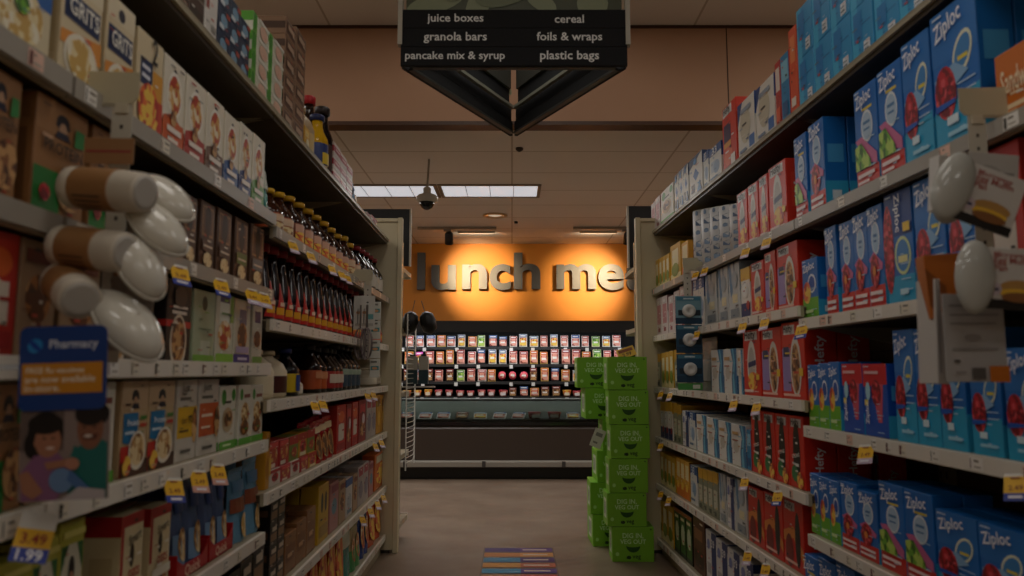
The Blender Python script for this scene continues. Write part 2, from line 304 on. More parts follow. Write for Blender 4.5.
B('navy_white', .14, .16, .22, 'e2e0dc', [('r',.55,0,1,1,'23346e'), ('r',.1,.2,.5,.4,'b8b4b0'), ('e',.3,.75,.15,.15,'8088b8'), ('t','39',.75,.8,.3,'f0f0f0')], [('r',0,.85,1,1,'2a3c78')], 'trash_bag_box')
B('pink_white', .08, .12, .2, 'dcd0cc', [('r',.15,.3,.85,.8,'c8878a'), ('r',.3,.1,.7,.2,'9a4a4c'), ('e',.5,.88,.2,.1,'f0ece8')], [('r',0,.6,1,1,'b89090')], 'paper_box')
B('slim_red', .09, .1, .2, 'c03a30', [('r',.1,.55,.9,.9,'e8d8cc'), ('r',.1,.1,.9,.3,'e8643c')], [], 'foil_box')
B('slim_blue', .09, .1, .2, '2d86b8', [('r',.1,.6,.9,.9,'8cc8e0'), ('r',.2,.1,.8,.3,'1c5a90')], [('r',0,0,1,1,'c03a30')], 'foil_box')
B('slim_orange', .07, .2, .3, 'e4582c', [('r',.2,.6,.8,.9,'f08a50'), ('r',.2,.1,.8,.2,'f0e0d0')], [], 'wrap_box')
B('orange_sand', .24, .12, .1, 'd2701e', [('t','Sandwich',.5,.55,.75,'f2d8b0'), ('r',.1,.15,.7,.22,'f2d8b0')], [('r',.1,.2,.9,.8,'b85a14')], 'wax_bag_box')
hat = [('e',.5,.84,.13,.1,'1d1d2a'), ('r',.36,.80,.64,.825,'1d1d2a'), ('e',.5,.77,.08,.1,'c8a080'), ('p',[(.34,.7),(.66,.7),(.6,.76),(.4,.76)],'23233a')]
B('oat_box', .13, .08, .2, 'c9ad84', [('r',0,.7,1,1,'cdb08c')] + hat + [('p',[(.08,.36),(.08,.66),(.62,.66),(.62,.4),(.35,.33)],'1f78ae'), ('t','Protein',.35,.56,.42,'e6f0f6'), ('r',.15,.44,.5,.47,'cfe4f0'), ('r',.7,.5,.95,.54,'c23a2a'), ('r',.7,.58,.95,.62,'4c8a3a'), ('r',0,0,.35,.32,'c8322a'), ('r',0,0,1,.16,'4a2a1a'), ('e',.58,.26,.33,.32,'e8e0d0'), ('e',.58,.27,.28,.26,'F:oats'), ('e',.2,.12,.16,.16,'F:fruit')], [('r',.15,.2,.85,.6,'b89a70')], 'oatmeal_box')
B('kraft_box', .16, .09, .22, '9c6e42', [('r',0,.72,1,1,'a87a4e')] + hat + [('t','PROTEIN',.5,.6,.75,'2c1c10'), ('r',.0,.0,.5,.4,'1f7a34'), ('e',.2,.2,.1,.1,'F:berry'), ('e',.68,.3,.28,.28,'F:nuts'), ('p',[(.7,.68),(.92,.7),(.9,.84),(.72,.84)],'2f8a44')], [('r',.15,.1,.85,.7,'7d5632'), ('r',.1,.78,.9,.9,'8a6038')], 'oatmeal_box')
B('grits_box', .16, .08, .23, 'dccba6', [('r',0,.8,1,1,'e2d4b4'), ('e',.5,.88,.12,.08,'2a2a38'), ('p',[(.06,.52),(.94,.52),(.94,.74),(.06,.74)],'22345e'), ('t','GRITS',.5,.63,.74,'f0ece0'), ('p',[(0,.4),(1,.5),(1,.3),(0,.3)],'e0923a'), ('e',.5,.24,.42,.3,'f0e8d4'), ('e',.5,.24,.36,.24,'F:grits'), ('r',0,0,1,.04,'22345e')], [('r',.1,.2,.9,.8,'d0bd94')], 'grits_box')
B('cheese_box', .2, .08, .22, 'd9cba8', [('r',.55,.6,1,1,'1f5fa8'), ('e',.42,.4,.42,.36,'F:grits'), ('r',0,0,1,.12,'3a3a2a'), ('e',.4,.5,.14,.12,'F:green')], [], 'grits_box')
def oat2(k): return [('e',.5,.86,.08,.06,'2a2a38'), ('e',.5,.62,.36,.34,'f4efe2'), ('e',.5,.62,.3,.28,'F:mixed'), ('r',0,0,1,.34,k), ('p',[(0,.34),(.4,.4),(.8,.34)],k), ('e',.45,.36,.14,.12,'F:nuts'), ('r',.15,.2,.85,.26,'f0e4d8'), ('r',.2,.1,.7,.14,'f0e4d8')]
for nm, k in (('or','d2602c'), ('rd','b23a30'), ('br','7a5a48'), ('bl','2c5a96'), ('nv','27407e'), ('gn','5f9a44')): B('var_'+nm, .15, .07, .2, 'e4dcc8', oat2(k), [('r',0,0,1,.3,k)], 'oatmeal_box')
B('var_two', .15, .07, .2, 'dccba6', [('t','2',.6,.86,.22,'2a2420'), ('r',.12,.48,.58,.74,'27355c'), ('r',.18,.64,.5,.68,'d8dce6'), ('r',.18,.55,.5,.59,'d8dce6'), ('r',.6,.4,1,.68,'e2a03a'), ('p',[(.6,.4),(1,.4),(1,.1),(.8,.1)],'c8442c'), ('e',.45,.26,.4,.34,'F:fruit')], [], 'oatmeal_box')
def gran(k): return [('r',.08,.05,.92,.96,'5c3e2c'), ('r',.12,.5,.88,.93,'a88058'), ('r',.17,.53,.83,.9,'6a4630'), ('e',.5,.72,.2,.3,'20140e'), ('r',.12,.28,.88,.46,k), ('r',.2,.34,.8,.37,'d8c8b0'), ('e',.5,.16,.3,.14,'F:oats')]
for nm, k in (('dk','4a3024'), ('gn','66793a'), ('gy','6a7278')): B('gran_'+nm, .125, .07, .155, '4e3424', gran(k), [('r',.1,.1,.9,.9,'3f2a1c')], 'granola_box')
B('dark_bowl', .13, .08, .19, '241a16', [('r',0,.42,1,.5,'c8322a'), ('e',.5,.24,.34,.5,'d8cdb8'), ('e',.5,.26,.28,.42,'F:nuts'), ('r',.2,.58,.8,.62,'d8d4cc'), ('r',.2,.65,.8,.68,'d8d4cc'), ('e',.5,.8,.25,.2,'4a3a30')], [('r',0,.42,1,.5,'c8322a')], 'granola_box')
B('pale_green', .17, .09, .2, 'a9b696', [('e',.5,.82,.12,.12,'2f3c24'), ('r',.35,.1,.8,.3,'c8ceb8'), ('r',0,0,1,.1,'7ab040'), ('r',.2,.45,.8,.47,'7f8c6c')], [('r',.2,.2,.8,.5,'96a482')], 'cereal_box')
B('cer_green', .13, .07, .2, 'd2cdb8', [('r',.2,.55,.75,.88,'e2e8dc'), ('r',.2,.88,.75,.98,'5a4a6e'), ('r',.8,.6,1,1,'8ab04a'), ('e',.5,.4,.38,.34,'F:mixed'), ('r',0,0,1,.13,'86c03c'), ('r',.25,.7,.7,.73,'5f8a5a')], [], 'cereal_box')
B('cer_purple', .12, .07, .19, 'd2cdb8', [('r',.3,.6,.75,.84,'6f6a86'), ('e',.5,.42,.3,.34,'F:cookie'), ('r',0,0,1,.14,'4a3a8a'), ('r',.1,.16,.9,.26,'b8a8cc'), ('r',.2,.05,.8,.09,'d8d0e8')], [], 'cereal_box')
B('cer_small', .08, .07, .19, 'cfc8b6', [('r',.2,.7,.8,.9,'6a4a6a'), ('e',.5,.42,.36,.34,'F:cookie'), ('r',0,0,1,.12,'7aa04a')], [], 'cereal_box')
B('just_yel', .13, .08, .23, 'cfc8bc', [('t','just',.35,.88,.4,'4a4640'), ('r',.15,.74,.7,.78,'6a645c'), ('r',.05,.28,1,.66,'e2b320'), ('t','bar mix',.5,.5,.6,'6a4a14'), ('r',.15,.35,.6,.38,'6a4a14'), ('e',.9,.42,.13,.4,'F:cookie'), ('r',.2,.1,.7,.14,'5a5650')], [('r',.1,.3,.9,.7,'b8b0a4')], 'granola_box')
B('just_org', .12, .08, .23, 'cfc8bc', [('t','just',.35,.88,.4,'4a4640'), ('r',.15,.74,.7,.78,'6a645c'), ('r',.05,.25,1,.68,'cc5a26'), ('r',.15,.5,.7,.54,'f0d8c0'), ('r',.15,.35,.6,.38,'f0d8c0'), ('e',.9,.42,.13,.4,'F:nuts'), ('r',.2,.08,.7,.12,'5a5650')], [('r',.1,.3,.9,.7,'b8b0a4')], 'granola_box')
B('simply_gn', .13, .08, .21, 'dedacb', [('e',.25,.82,.14,.2,'4a9a3c'), ('e',.85,.85,.12,.16,'4a9a3c'), ('r',.3,.72,.7,.76,'4a4a40'), ('e',.5,.46,.34,.32,'c8b08a'), ('e',.5,.48,.24,.2,'F:nuts'), ('r',0,0,1,.13,'5aa832'), ('r',.2,.05,.7,.08,'d8ecc0')], [('r',0,0,1,.13,'5aa832')], 'granola_box')
B('simply_br', .13, .08, .21, 'dedacb', [('e',.2,.84,.12,.16,'4a9a3c'), ('r',.4,.78,.9,.84,'8a4a3c'), ('e',.5,.52,.32,.3,'F:oats'), ('e',.45,.28,.34,.2,'F:cookie'), ('r',0,0,1,.11,'5aa832')], [('r',0,0,1,.11,'5aa832')], 'granola_box')
B('lime_oat', .16, .09, .2, 'b4b040', [('r',.05,.2,.95,.82,'d0ccb4'), ('p',[(.05,.6),(.35,.82),(.05,.82)],'2f6a34'), ('p',[(.95,.6),(.7,.82),(.95,.82)],'2f6a34'), ('e',.5,.62,.13,.14,'2a2420'), ('e',.5,.54,.09,.1,'b8886a'), ('p',[(.3,.22),(.7,.22),(.62,.44),(.4,.44)],'23303a'), ('r',0,0,1,.17,'8aa22c'), ('r',.05,.88,.95,.93,'d8d070')], [('r',0,0,1,.2,'8aa22c')], 'oatmeal_box')
B('cream_red', .13, .08, .22, 'd8c89e', [('r',0,.88,1,1,'a81f22'), ('r',0,.4,.12,.88,'a81f22'), ('t','Smart',.55,.76,.55,'3a3020',8), ('e',.5,.58,.1,.2,'3a3026'), ('t','oats',.55,.42,.5,'a8392c'), ('e',.55,.14,.35,.22,'F:cookie'), ('r',.12,.22,1,.32,'e2dcc8')], [('r',0,.8,1,1,'a81f22'), ('r',.2,.2,.8,.6,'c8b488')], 'cereal_box')
B('snack_red', .09, .07, .11, 'b01c24', [('e',.5,.5,.35,.35,'F:mixed'), ('r',.1,.75,.9,.95,'d84a4a'), ('r',.1,.05,.6,.2,'e8d8c8')], [], 'snack_box')
B('snack_yel', .09, .07, .12, 'c8961e', [('e',.5,.45,.35,.35,'F:berry'), ('r',0,.7,1,1,'b82822'), ('r',.1,.05,.8,.2,'f0e6c0')], [], 'snack_box')
B('snack_wh', .07, .07, .09, 'd0c8bc', [('e',.5,.5,.3,.35,'F:berry'), ('r',0,.8,1,1,'b02024')], [], 'snack_box')
B('snack_grn', .08, .07, .12, '7c8a3a', [('r',0,.65,1,1,'b82822'), ('e',.5,.35,.3,.3,'F:mixed')], [], 'snack_box')
B('tea_red', .12, .08, .2, 'c0281e', [('e',.5,.75,.35,.2,'e0662a'), ('r',.2,.25,.8,.6,'dccfc0'), ('r',.1,.06,.9,.2,'a01418')], [('r',0,0,1,1,'b02a1e')], 'baking_box')
B('tea_dark', .12, .08, .2, '8a1218', [('e',.5,.35,.35,.35,'F:nuts'), ('r',.15,.7,.85,.9,'c83a3c'), ('e',.6,.55,.2,.2,'d8ccd0')], [], 'baking_box')
B('tea_white', .09, .08, .2, 'b4aaa6', [('r',.1,.75,.9,.95,'a83a4a'), ('e',.5,.4,.35,.5,'8c8490')], [], 'baking_box')
B('yel_tall', .08, .08, .22, 'c88c1c', [('r',.1,.7,.9,.9,'8a5a14'), ('e',.5,.4,.3,.5,'e0b040')], [], 'baking_box')
B('yel_fig', .1, .08, .17, 'c8a22c', [('e',.35,.68,.12,.3,'2a2018'), ('e',.7,.68,.12,.3,'2a2018'), ('r',.1,.1,.9,.3,'a8843a')], [], 'baking_mix_box')
B('kraft_sm', .1, .08, .1, '8c5f36', [('r',.1,.3,.9,.7,'7a4c28'), ('r',.2,.4,.6,.5,'c8a078')], [], 'baking_mix_box')
B('pink_mix', .1, .08, .18, 'b07a78', [('e',.5,.5,.3,.3,'5a8aa0'), ('r',.1,.8,.9,.95,'8a3a4a')], [], 'baking_mix_box')
B('wh_mix', .1, .08, .2, 'ccc8c4', [('r',0,.8,1,1,'2c5a9a'), ('e',.5,.4,.35,.4,'a8b0b4'), ('r',.1,.1,.8,.2,'6a8aa0')], [('r',0,.8,1,1,'2c5a9a')], 'baking_mix_box')
B('tan_mix', .1, .08, .19, 'a88a6a', [('e',.5,.5,.35,.4,'F:cookie'), ('r',.1,.8,.9,.92,'7a3a2a')], [], 'baking_mix_box')
B('blk_stack', .13, .1, .085, '1a1512', [('r',.1,.15,.9,.5,'8a6a4a'), ('r',.2,.6,.8,.8,'c8bca8')], [('r',.1,.3,.9,.6,'6a4a30')], 'snack_tray')
B('orange_pack', .12, .08, .16, 'c8641c', [('e',.5,.4,.38,.4,'F:fruit'), ('r',.1,.75,.9,.95,'c8c0a8')], [], 'snack_box')
B('green_cart', .17, .15, .12, 'dcdcc8', [('r',0,.0,.25,1,'5ea838'), ('e',.12,.6,.1,.3,'3c8a28'), ('e',.65,.45,.25,.25,'e0b8a0'), ('r',.35,.85,1,1,'e8e8dc')], [('r',0,.5,1,1,'5ea838')], 'juice_carton_case', 'carton')
B('brown_cart', .16, .15, .075, '8a6a50', [('r',.1,.15,.9,.85,'5a3a28'), ('r',.2,.4,.8,.7,'b89a80')], [('r',0,.3,1,.7,'4a3222')], 'snack_case', 'carton')
B('navy_cart', .14, .15, .16, '1c2e48', [('e',.5,.5,.3,.3,'7aa0b8'), ('r',.1,.1,.5,.3,'d0d8dc'), ('r',.6,.7,.95,.9,'a8483a')], [('r',.2,.2,.8,.8,'2a4a6a')], 'snack_case', 'carton')
B('white_cart', .1, .15, .3, 'd4d0c8', [('r',.05,.5,.3,1,'8a3a30'), ('r',.5,.2,.9,.3,'9a968e')], [('r',0,.5,1,1,'c0bab0')], 'snack_case', 'carton')
B('brown_dark', .15, .15, .3, '4a3022', [('r',.1,.1,.9,.4,'33200f'), ('r',.1,.6,.9,.65,'8a7a68')], [], 'snack_case', 'carton')
B('red_can', .1, .1, .07, 'd0c4bc', [('r',0,.3,1,.75,'a82a3c'), ('r',.2,.45,.8,.6,'d8a8a8')], [('r',0,.3,1,.75,'a82a3c')], 'juice_box_pack', 'carton')
B('yel_pack', .12, .12, .17, 'd8a830', [('r',.1,.6,.9,.85,'e8c868'), ('e',.5,.3,.3,.3,'e8ddb0')], [('r',0,0,1,1,'c8962a')], 'snack_case', 'carton')
B('dig_box', .265, .36, .212, '79b82a', [('t','DIG IN,',.5,.74,.5,'c8ecb0'), ('t','VEG OUT',.5,.58,.62,'c8ecb0'), ('r',.34,.09,.44,.16,'16380a'), ('e',.40,.125,.05,.04,'16380a'), ('t','veg',.58,.12,.2,'16380a'), ('e',.12,.22,.045,.045,'a8dc80'), ('e',.93,.93,.018,.018,'16380a')],
  [('r',.25,.2,.75,.8,'d8e4cc'), ('r',.32,.3,.4,.7,'6a7a60'), ('r',.48,.3,.54,.7,'6a7a60'), ('r',.6,.3,.64,.7,'6a7a60')], 'vegetable_carton', 'carton')
def make_box(key):
    W, D, H, body, front, side, name, cat = BOX[key]; m = MB()
    m.box((-W/2, 0, 0), (W/2, D, H), body, .0018)
    rn = random.Random(key); extra = []
    if key != 'dig_box' and not key.startswith('zip'):
        cols = sorted({e[-1] for e in front if isinstance(e[-1], str) and len(e[-1]) == 6 and e[-1].isalnum()}) or ['e8e0d0']
        for q in range(9):
            x0, y0 = rn.uniform(.06, .7), rn.uniform(.04, .95); ww, hh = rn.uniform(.08, .25), rn.choice([.008, .012, .02, .03])
            extra.append(('r', x0, y0, x0+ww, min(.99, y0+hh), rn.choice(cols + ['e8e2d4', '3a3028', 'c84a34'])))
        extra.append(('e', rn.uniform(.15, .85), rn.uniform(.1, .9), .07, .05, rn.choice(['f0c83a', 'e8e2d4', 'c84a34', '4a8a4a'])))
    elif key.startswith('zip'):
        for q in range(5): y0 = rn.uniform(.03, .5); extra.append(('r', .55, y0, rn.uniform(.65, .95), y0+.01, 'bcd8ea'))
        extra.append(('r', .08, .955, .3, .97, 'cfe0f0'))
    k_ = len(front)*2//3
    words = [e for e in front if e[0] == 't']; shapes = [e for e in front if e[0] != 't']
    m.art(shapes[:k_] + extra[:6] + shapes[k_:] + extra[6:8] + words, lambda x, y, d: (x-W/2, -d, y), W, H, .0003)
    if side:
        m.art(side, lambda x, y, d: (-W/2-d, D-x, y), D, H, .0005)
        m.art(side, lambda x, y, d: (W/2+d, x, y), D, H, .0005)
    m.face([(-W/2+.004, D*.5-.0008, H+.0004), (W/2-.004, D*.5-.0008, H+.0004), (W/2-.004, D*.5+.0008, H+.0004), (-W/2+.004, D*.5+.0008, H+.0004)], '3a342c')
    o = m.build(name)
    if key == 'dig_box':   # smile on the carton
        P = [(.5+.17*math.cos(a), .47+.2*math.sin(a)) for a in [PI+i*PI/12 for i in range(13)]] + [(.5+.17*math.cos(a), .47+.05*math.sin(a)) for a in [2*PI-i*PI/12 for i in range(13)]]
        s = MB(); s.art([('p', P, '1d5206')], lambda x, y, d: (x-W/2, -.0036-d, y), W, H); s.build('printed_smile', o)
        s = MB(); s.box((-.08, -.001, H), (.08, .1, H+.0015), '77c02c'); s.build('tape', o)
    return o
# ------------------------------------------------------------------ other shapes
def lathe_part(prof, k, name, parent, n=18): m = MB(); m.lathe(prof, k, n); return m.build(name, parent)
def bottle(name, glass, cap, label, W=.075, H=.26, neck=.35, labels2=None):
    r = W/2; root = empty(name)
    prof = [(r*.9,0), (r,.006), (r,H*.50), (r*.95,H*.57), (r*.62,H*.70), (r*neck,H*.80), (r*neck,H*.9)]
    cone = neck == .42
    if cone: prof = [(r*.9,0), (r,.006), (r*.98,H*.26), (r*.8,H*.44), (r*.55,H*.62), (r*neck,H*.76), (r*neck,H*.9)]
    lathe_part(prof, glass, 'bottle_body', root)
    lathe_part([(r*neck*1.15,H*.89), (r*neck*1.3,H*.895), (r*neck*1.3,H*.985), (r*neck*1.1,H)], cap, 'cap', root)
    m = MB(); m.lathe([(r*1.01,H*.08), (r*1.015,H*.085), (r*1.015,H*.46), (r*1.01,H*.465)] if not cone else [(r*1.0,H*.05), (r*1.02,H*.055), (r*1.01,H*.25), (r*.98,H*.30)], '2a0c08' if cone else label, 18)
    if cone:
        V = []; n = 6; q = 7
        for j in range(q+1):
            v = j/q; zz = H*(.06+.46*v); rr = 1.05*(r*1.01 if zz < H*.26 else r*(.98-.43*(zz/H-.26)/.36))
            for i in range(n+1): t = -PI/2 + (i/n-.5)*PI*(.62-.5*v); V.append((rr*math.cos(t), rr*math.sin(t), zz))

        m.raw(V, [(j*(n+1)+i, j*(n+1)+i+1, (j+1)*(n+1)+i+1, (j+1)*(n+1)+i) for j in range(q) for i in range(n)], label, True)
    if labels2:
        for (z0, z1, k, wd) in labels2:
            V = []; n = 8
            for zz in (z0*H, z1*H):
                for i in range(n+1):
                    t = -PI/2 + (i/n-.5)*wd*PI; V.append((r*1.075*math.cos(t), r*1.075*math.sin(t), zz))
            m.raw(V, [(i, i+1, n+2+i, n+1+i) for i in range(n)], k, True)
    m.build('label_wrap', root)
    return root
def jug(name, k, label, W=.12, H=.24):
    root = empty(name); r = W/2
    lathe_part([(r*.9,0), (r,.01), (r,H*.55), (r*.8,H*.72), (r*.35,H*.86), (r*.32,H*.9)], k, 'jug_body', root, 20)
    lathe_part([(r*.42,H*.9), (r*.42,H*.985), (r*.36,H)], k if label != '4a1c14' else 'c8b894', 'cap', root)
    m = MB(); m.tube([(r*.3,0,H*.88), (r*.75,0,H*.9), (r*.85,0,H*.8), (r*.72,0,H*.72)], .006, k); m.build('handle', root)
    m = MB(); m.lathe([(r*1.01,H*.1), (r*1.012,H*.105), (r*1.012,H*.45), (r*1.01,H*.46)], label, 20)
    m.build('label_wrap', root); return root
def pouch(name, k, art, W=.16, H=.2, D=.06, feet=True):
    m = MB(); n, q = 8, 10; V = []
    for sgn in (-1, 1):
        for j in range(q+1):
            v = j/q
            for i in range(n+1):
                u = i/n; b = (math.sin(PI*u)**.5)*(1-v**3)*(.6+.4*(1-v)); wv = .004*math.sin(u*17+v*9)*(1 if 0 < i < n else 0)
                V.append(((u-.5)*W*(1-.05*math.sin(PI*v)), D/2+sgn*(b*D/2+wv*b), v*H))
    N = (n+1)*(q+1); Fs = []
    for a in (0, 1):
        for j in range(q):
            for i in range(n):
                f = (a*N+j*(n+1)+i, a*N+j*(n+1)+i+1, a*N+(j+1)*(n+1)+i+1, a*N+(j+1)*(n+1)+i); Fs.append(f if a == 0 else f[::-1])
    m.raw(V, Fs, k+'/f', True)
    def surf(x, y, d):
        u = min(max(x/W, .01), .99); v = min(max(y/H, 0), 1); b = (math.sin(PI*u)**.5)*(1-v**3)*(.6+.4*(1-v))
        return ((u-.5)*W*(1-.05*math.sin(PI*v)), D/2-b*D/2-.006-d, v*H)
    for e in art: # subdivide rects to follow the bulge
        if e[0] == 'r':
            _, x0, y0, x1, y1, kk = e; c_ = 5
            for a in range(c_):
                for b in range(c_):
                    X0, X1 = x0+(x1-x0)*a/c_, x0+(x1-x0)*(a+1)/c_; Y0, Y1 = y0+(y1-y0)*b/c_, y0+(y1-y0)*(b+1)/c_
                    m.face([surf(X0*W,Y0*H,0), surf(X1*W,Y0*H,0), surf(X1*W,Y1*H,0), surf(X0*W,Y1*H,0)], kk)
        else: m.art([e], lambda x, y, d: surf(x, y, d+.001), W, H, .0006)
    o = m.build(name)
    s = MB(); s.box((-W*.49, D/2-.002, H*.96), (W*.49, D/2+.002, H*1.02), k); s.build('crimp', o)
    return o
def cups_sleeve():   # clear sleeve of nested white foam cups, lying upright
    root = empty('foam_cup_sleeve'); W = .09
    m = MB(); prof = []
    for i in range(6): z = i*.034; prof += [(W*.40, z), (W*.5, z+.026), (W*.5, z+.033)]
    m.lathe(prof, 'd8d6d0', 16); m.build('nested_cups', root)
    m = MB(); m.lathe([(W*.44,.004), (W*.508,.01), (W*.508,.198), (W*.47,.203)], 'd9dadb', 16)
    for i in range(6):
        for a in (-2.15, -1.2):
            r = W*.515; z = i*.034+.006+(a > -1.5)*.012
            z += random.uniform(-.006, .006); ww = random.uniform(.25, .8); hh = random.uniform(.007, .016); P = [(r*math.cos(a+t), r*math.sin(a+t), z+q) for t, q in ((0,0), (ww*.5,-.003), (ww,0), (ww,hh), (ww*.5,hh+.004), (0,hh))]; m.face(P, random.choice(['3c5678', '8098b4', '5a6f8c']))
    m.build('printed_sleeve', root); return root
KINDS = {}
def kind(key, W, D, H, fn, name, cat): KINDS[key] = (W, D, H, fn, name, cat)
kind('syr_yel', .075, .075, .26, lambda: bottle('syrup_bottle', '2a120a/g', 'd8a41c', '7a3a1c', labels2=[(.12,.3,'F:fruit',.5), (.3,.44,'d8a890',.5)]), '', 'bottle')
kind('syr_yel2', .075, .075, .26, lambda: bottle('syrup_bottle', '3c1c0e/g', 'e2b022', 'b4532c', labels2=[(.1,.28,'F:oats',.6), (.3,.44,'e0c0a0',.6)]), '', 'bottle')
kind('syr_blue', .075, .075, .26, lambda: bottle('syrup_bottle', '2a120a/g', 'd8a41c', '2a7a8a', labels2=[(.12,.3,'bfe0e0',.5)]), '', 'bottle')
kind('syr_red', .07, .07, .24, lambda: bottle('syrup_bottle', '160c0a/g', '8a1420', '18100e', labels2=[(.14,.44,'c8c0b0',.45)]), '', 'bottle')
kind('syr_bj', .075, .075, .25, lambda: bottle('syrup_bottle', '200c08/g', 'a01c24', 'c0201c', neck=.42, labels2=[(.11,.2,'e0a01c',.5), (.22,.27,'f0d0b8',.3)]), '', 'bottle')
kind('syr_bj2', .075, .075, .25, lambda: bottle('syrup_bottle', '200c08/g', '90161e', 'b81a1a', neck=.42, labels2=[(.1,.24,'F:fruit',.5)]), '', 'bottle')
kind('jug_a', .12, .12, .24, lambda: jug('syrup_jug', 'e6d8b8', 'ddd0b0'), '', 'jug')
kind('jug_b', .12, .12, .24, lambda: jug('syrup_jug', 'e8dabc', '4a1c14'), '', 'jug')
kind('bot_yb', .06, .06, .24, lambda: bottle('syrup_bottle', '101014/g', '1a2a6a', 'd8b81c', labels2=[(.1,.44,'1f3c8a',.3)]), '', 'bottle')
kind('bot_wh', .065, .065, .22, lambda: bottle('syrup_bottle', '14100e/g', '15120f', 'b8b4a8', labels2=[(.1,.3,'8a8678',.5)]), '', 'bottle')
kind('bot_or', .07, .07, .22, lambda: bottle('syrup_bottle', '1c0e08/g', '15120f', 'c0582a', labels2=[(.3,.44,'d8946a',.5)]), '', 'bottle')
kind('bot_rd', .05, .05, .2, lambda: bottle('syrup_bottle', '1c0e08/g', '15120f', 'a82a28', labels2=[(.2,.4,'d8c8b8',.5)]), '', 'bottle')
kind('bot_bu', .055, .055, .2, lambda: bottle('syrup_bottle', '0c0e14/g', '101216', '24445e', labels2=[(.34,.46,'9ab0a0',.7)]), '', 'bottle')
kind('jar_mini', .06, .06, .07, lambda: jug('sauce_jar', 'c8bca4', 'e0d8c8', .06, .07), '', 'jar')
kind('bot_redcap', .09, .09, .26, lambda: bottle('drink_bottle', '2c1c14/g', 'c01c24', '1c2430', neck=.5, labels2=[(.2,.4,'d8d0b8',.5)]), '', 'bottle')
kind('jug_tan', .11, .11, .26, lambda: jug('juice_jug', 'b49a74', 'd8bc80', .11, .26), '', 'jug')
kind('bot_yel', .06, .06, .24, lambda: bottle('drink_bottle', 'd8a81c/g', '1c2a5a', '2a3c7a', neck=.5, labels2=[(.1,.3,'e8c83a',.5)]), '', 'bottle')
kind('bot_drk', .06, .06, .16, lambda: bottle('drink_bottle', '1c1210/g', '2a1c18', '4a3028', neck=.5), '', 'bottle')
kind('bag_blue', .17, .06, .2, lambda: pouch('snack_pouch', '56688e', [('r',.1,.1,.9,.4,'7a9cc0'), ('e',.5,.3,.25,.2,'F:oats'), ('r',.2,.6,.8,.8,'27407a')]), '', 'pouch')
kind('bag_sky', .16, .06, .2, lambda: pouch('snack_pouch', '6a9cbc', [('r',0,.42,1,.62,'8a4a30'), ('e',.6,.22,.25,.22,'F:grits'), ('r',.1,.7,.9,.85,'4a7ea8')]), '', 'pouch')
kind('bag_brown', .15, .06, .19, lambda: pouch('snack_pouch', '6a4a30', [('e',.5,.3,.35,.3,'F:oats'), ('r',.1,.6,.9,.8,'3a2a4a')]), '', 'pouch')
kind('bag_yel', .1, .05, .16, lambda: pouch('snack_pouch', 'c8a01c', [('r',0,0,1,.4,'2c4a9a'), ('e',.5,.55,.3,.3,'e8d060')]), '', 'pouch')
kind('bag_red', .1, .05, .16, lambda: pouch('snack_pouch', 'b4202a', [('e',.5,.4,.36,.4,'F:cookie'), ('r',.1,.75,.9,.9,'e0c8a0')]), '', 'pouch')
kind('bag_redyel', .12, .05, .15, lambda: pouch('snack_pouch', 'c84a1c', [('e',.5,.4,.4,.4,'F:fruit'), ('r',.1,.75,.9,.9,'e8c030')]), '', 'pouch')
kind('bag_navy', .12, .05, .16, lambda: pouch('snack_pouch', '1c3c8a', [('e',.5,.4,.3,.3,'F:mixed'), ('r',.1,.7,.9,.9,'4a8ac0')]), '', 'pouch')
kind('bag_teal', .1, .05, .17, lambda: pouch('snack_pouch', '2a8a80', [('r',.1,.5,.9,.9,'c8d0c0')]), '', 'pouch')
kind('bag_grey', .12, .05, .15, lambda: pouch('snack_pouch', '70706c', [('r',.15,.2,.85,.6,'8c8c86')]), '', 'pouch')
kind('bag_mix', .12, .05, .2, lambda: pouch('snack_pouch', 'c8b890', [('r',0,0,1,.4,'4a9a5a'), ('e',.5,.4,.3,.3,'F:mixed'), ('r',.1,.8,.9,.95,'8a8a4a')]), '', 'pouch')
kind('cups', .09, .09, .205, cups_sleeve, '', 'cups')
PROTO = {}; PLACED = []
def item(key):
    """first use makes the thing; later uses copy it with its parts"""
    if key in PROTO: return copy_tree(PROTO[key])
    o = make_box(key) if key in BOX else KINDS[key][3]()
    PROTO[key] = o; return o
def dims(key): return BOX[key][:3] if key in BOX else KINDS[key][:3]
def category(key): return BOX[key][7] if key in BOX else KINDS[key][5]
def place(shelf, key, x0, x1, ytop, desc, rows=1, stack=1, w=.022, tilt=0, depth=None, gap=.004):
    side, z, words = SH[shelf]
    ua, ub = sorted((side.u(x0, z, w), side.u(x1, z, w))); W, D, H = dims(key)
    zt = side.z(ytop, (ua+ub)/2, w); wid = (ub-ua)*.975; h = (zt-z)/stack
    above = [q_[1] for k_, q_ in SH.items() if k_[0] == shelf[0] and q_[1] > z+.01]
    if above and h*stack > min(above)-.045-z: h = (min(above)-.045-z)/stack
    if key in KINDS and not key.startswith(('bag', 'cups')): dd = wid*D/W
    elif key == 'cups': dd = wid
    else: dd = depth or D
    if key.startswith('syr'): wid *= .88; dd = wid*D/W; h += .008
    for r in range(rows):
        for q in range(stack):
            o = item(key)
            ww = w + r*(dd+gap)
            cyl = key in KINDS and not key.startswith('bag')
            jz = random.uniform(-.012, .012)
            o.location = side.P((ua+ub)/2, ww + (dd/2 if cyl else 0), z + q*h + (.0006 if not cyl else .0006))
            o.rotation_euler = (0, 0, side.rz + tilt + (jz if not cyl else 0))
            o.scale = (wid/W*(.985 if stack > 1 or rows > 1 or True else 1), dd/D, h/H*(.996 if stack > 1 else 1))
            PLACED.append((o, shelf, desc, words, (ua+ub)/2, r, q, stack, category(key)))
    return ua, ub
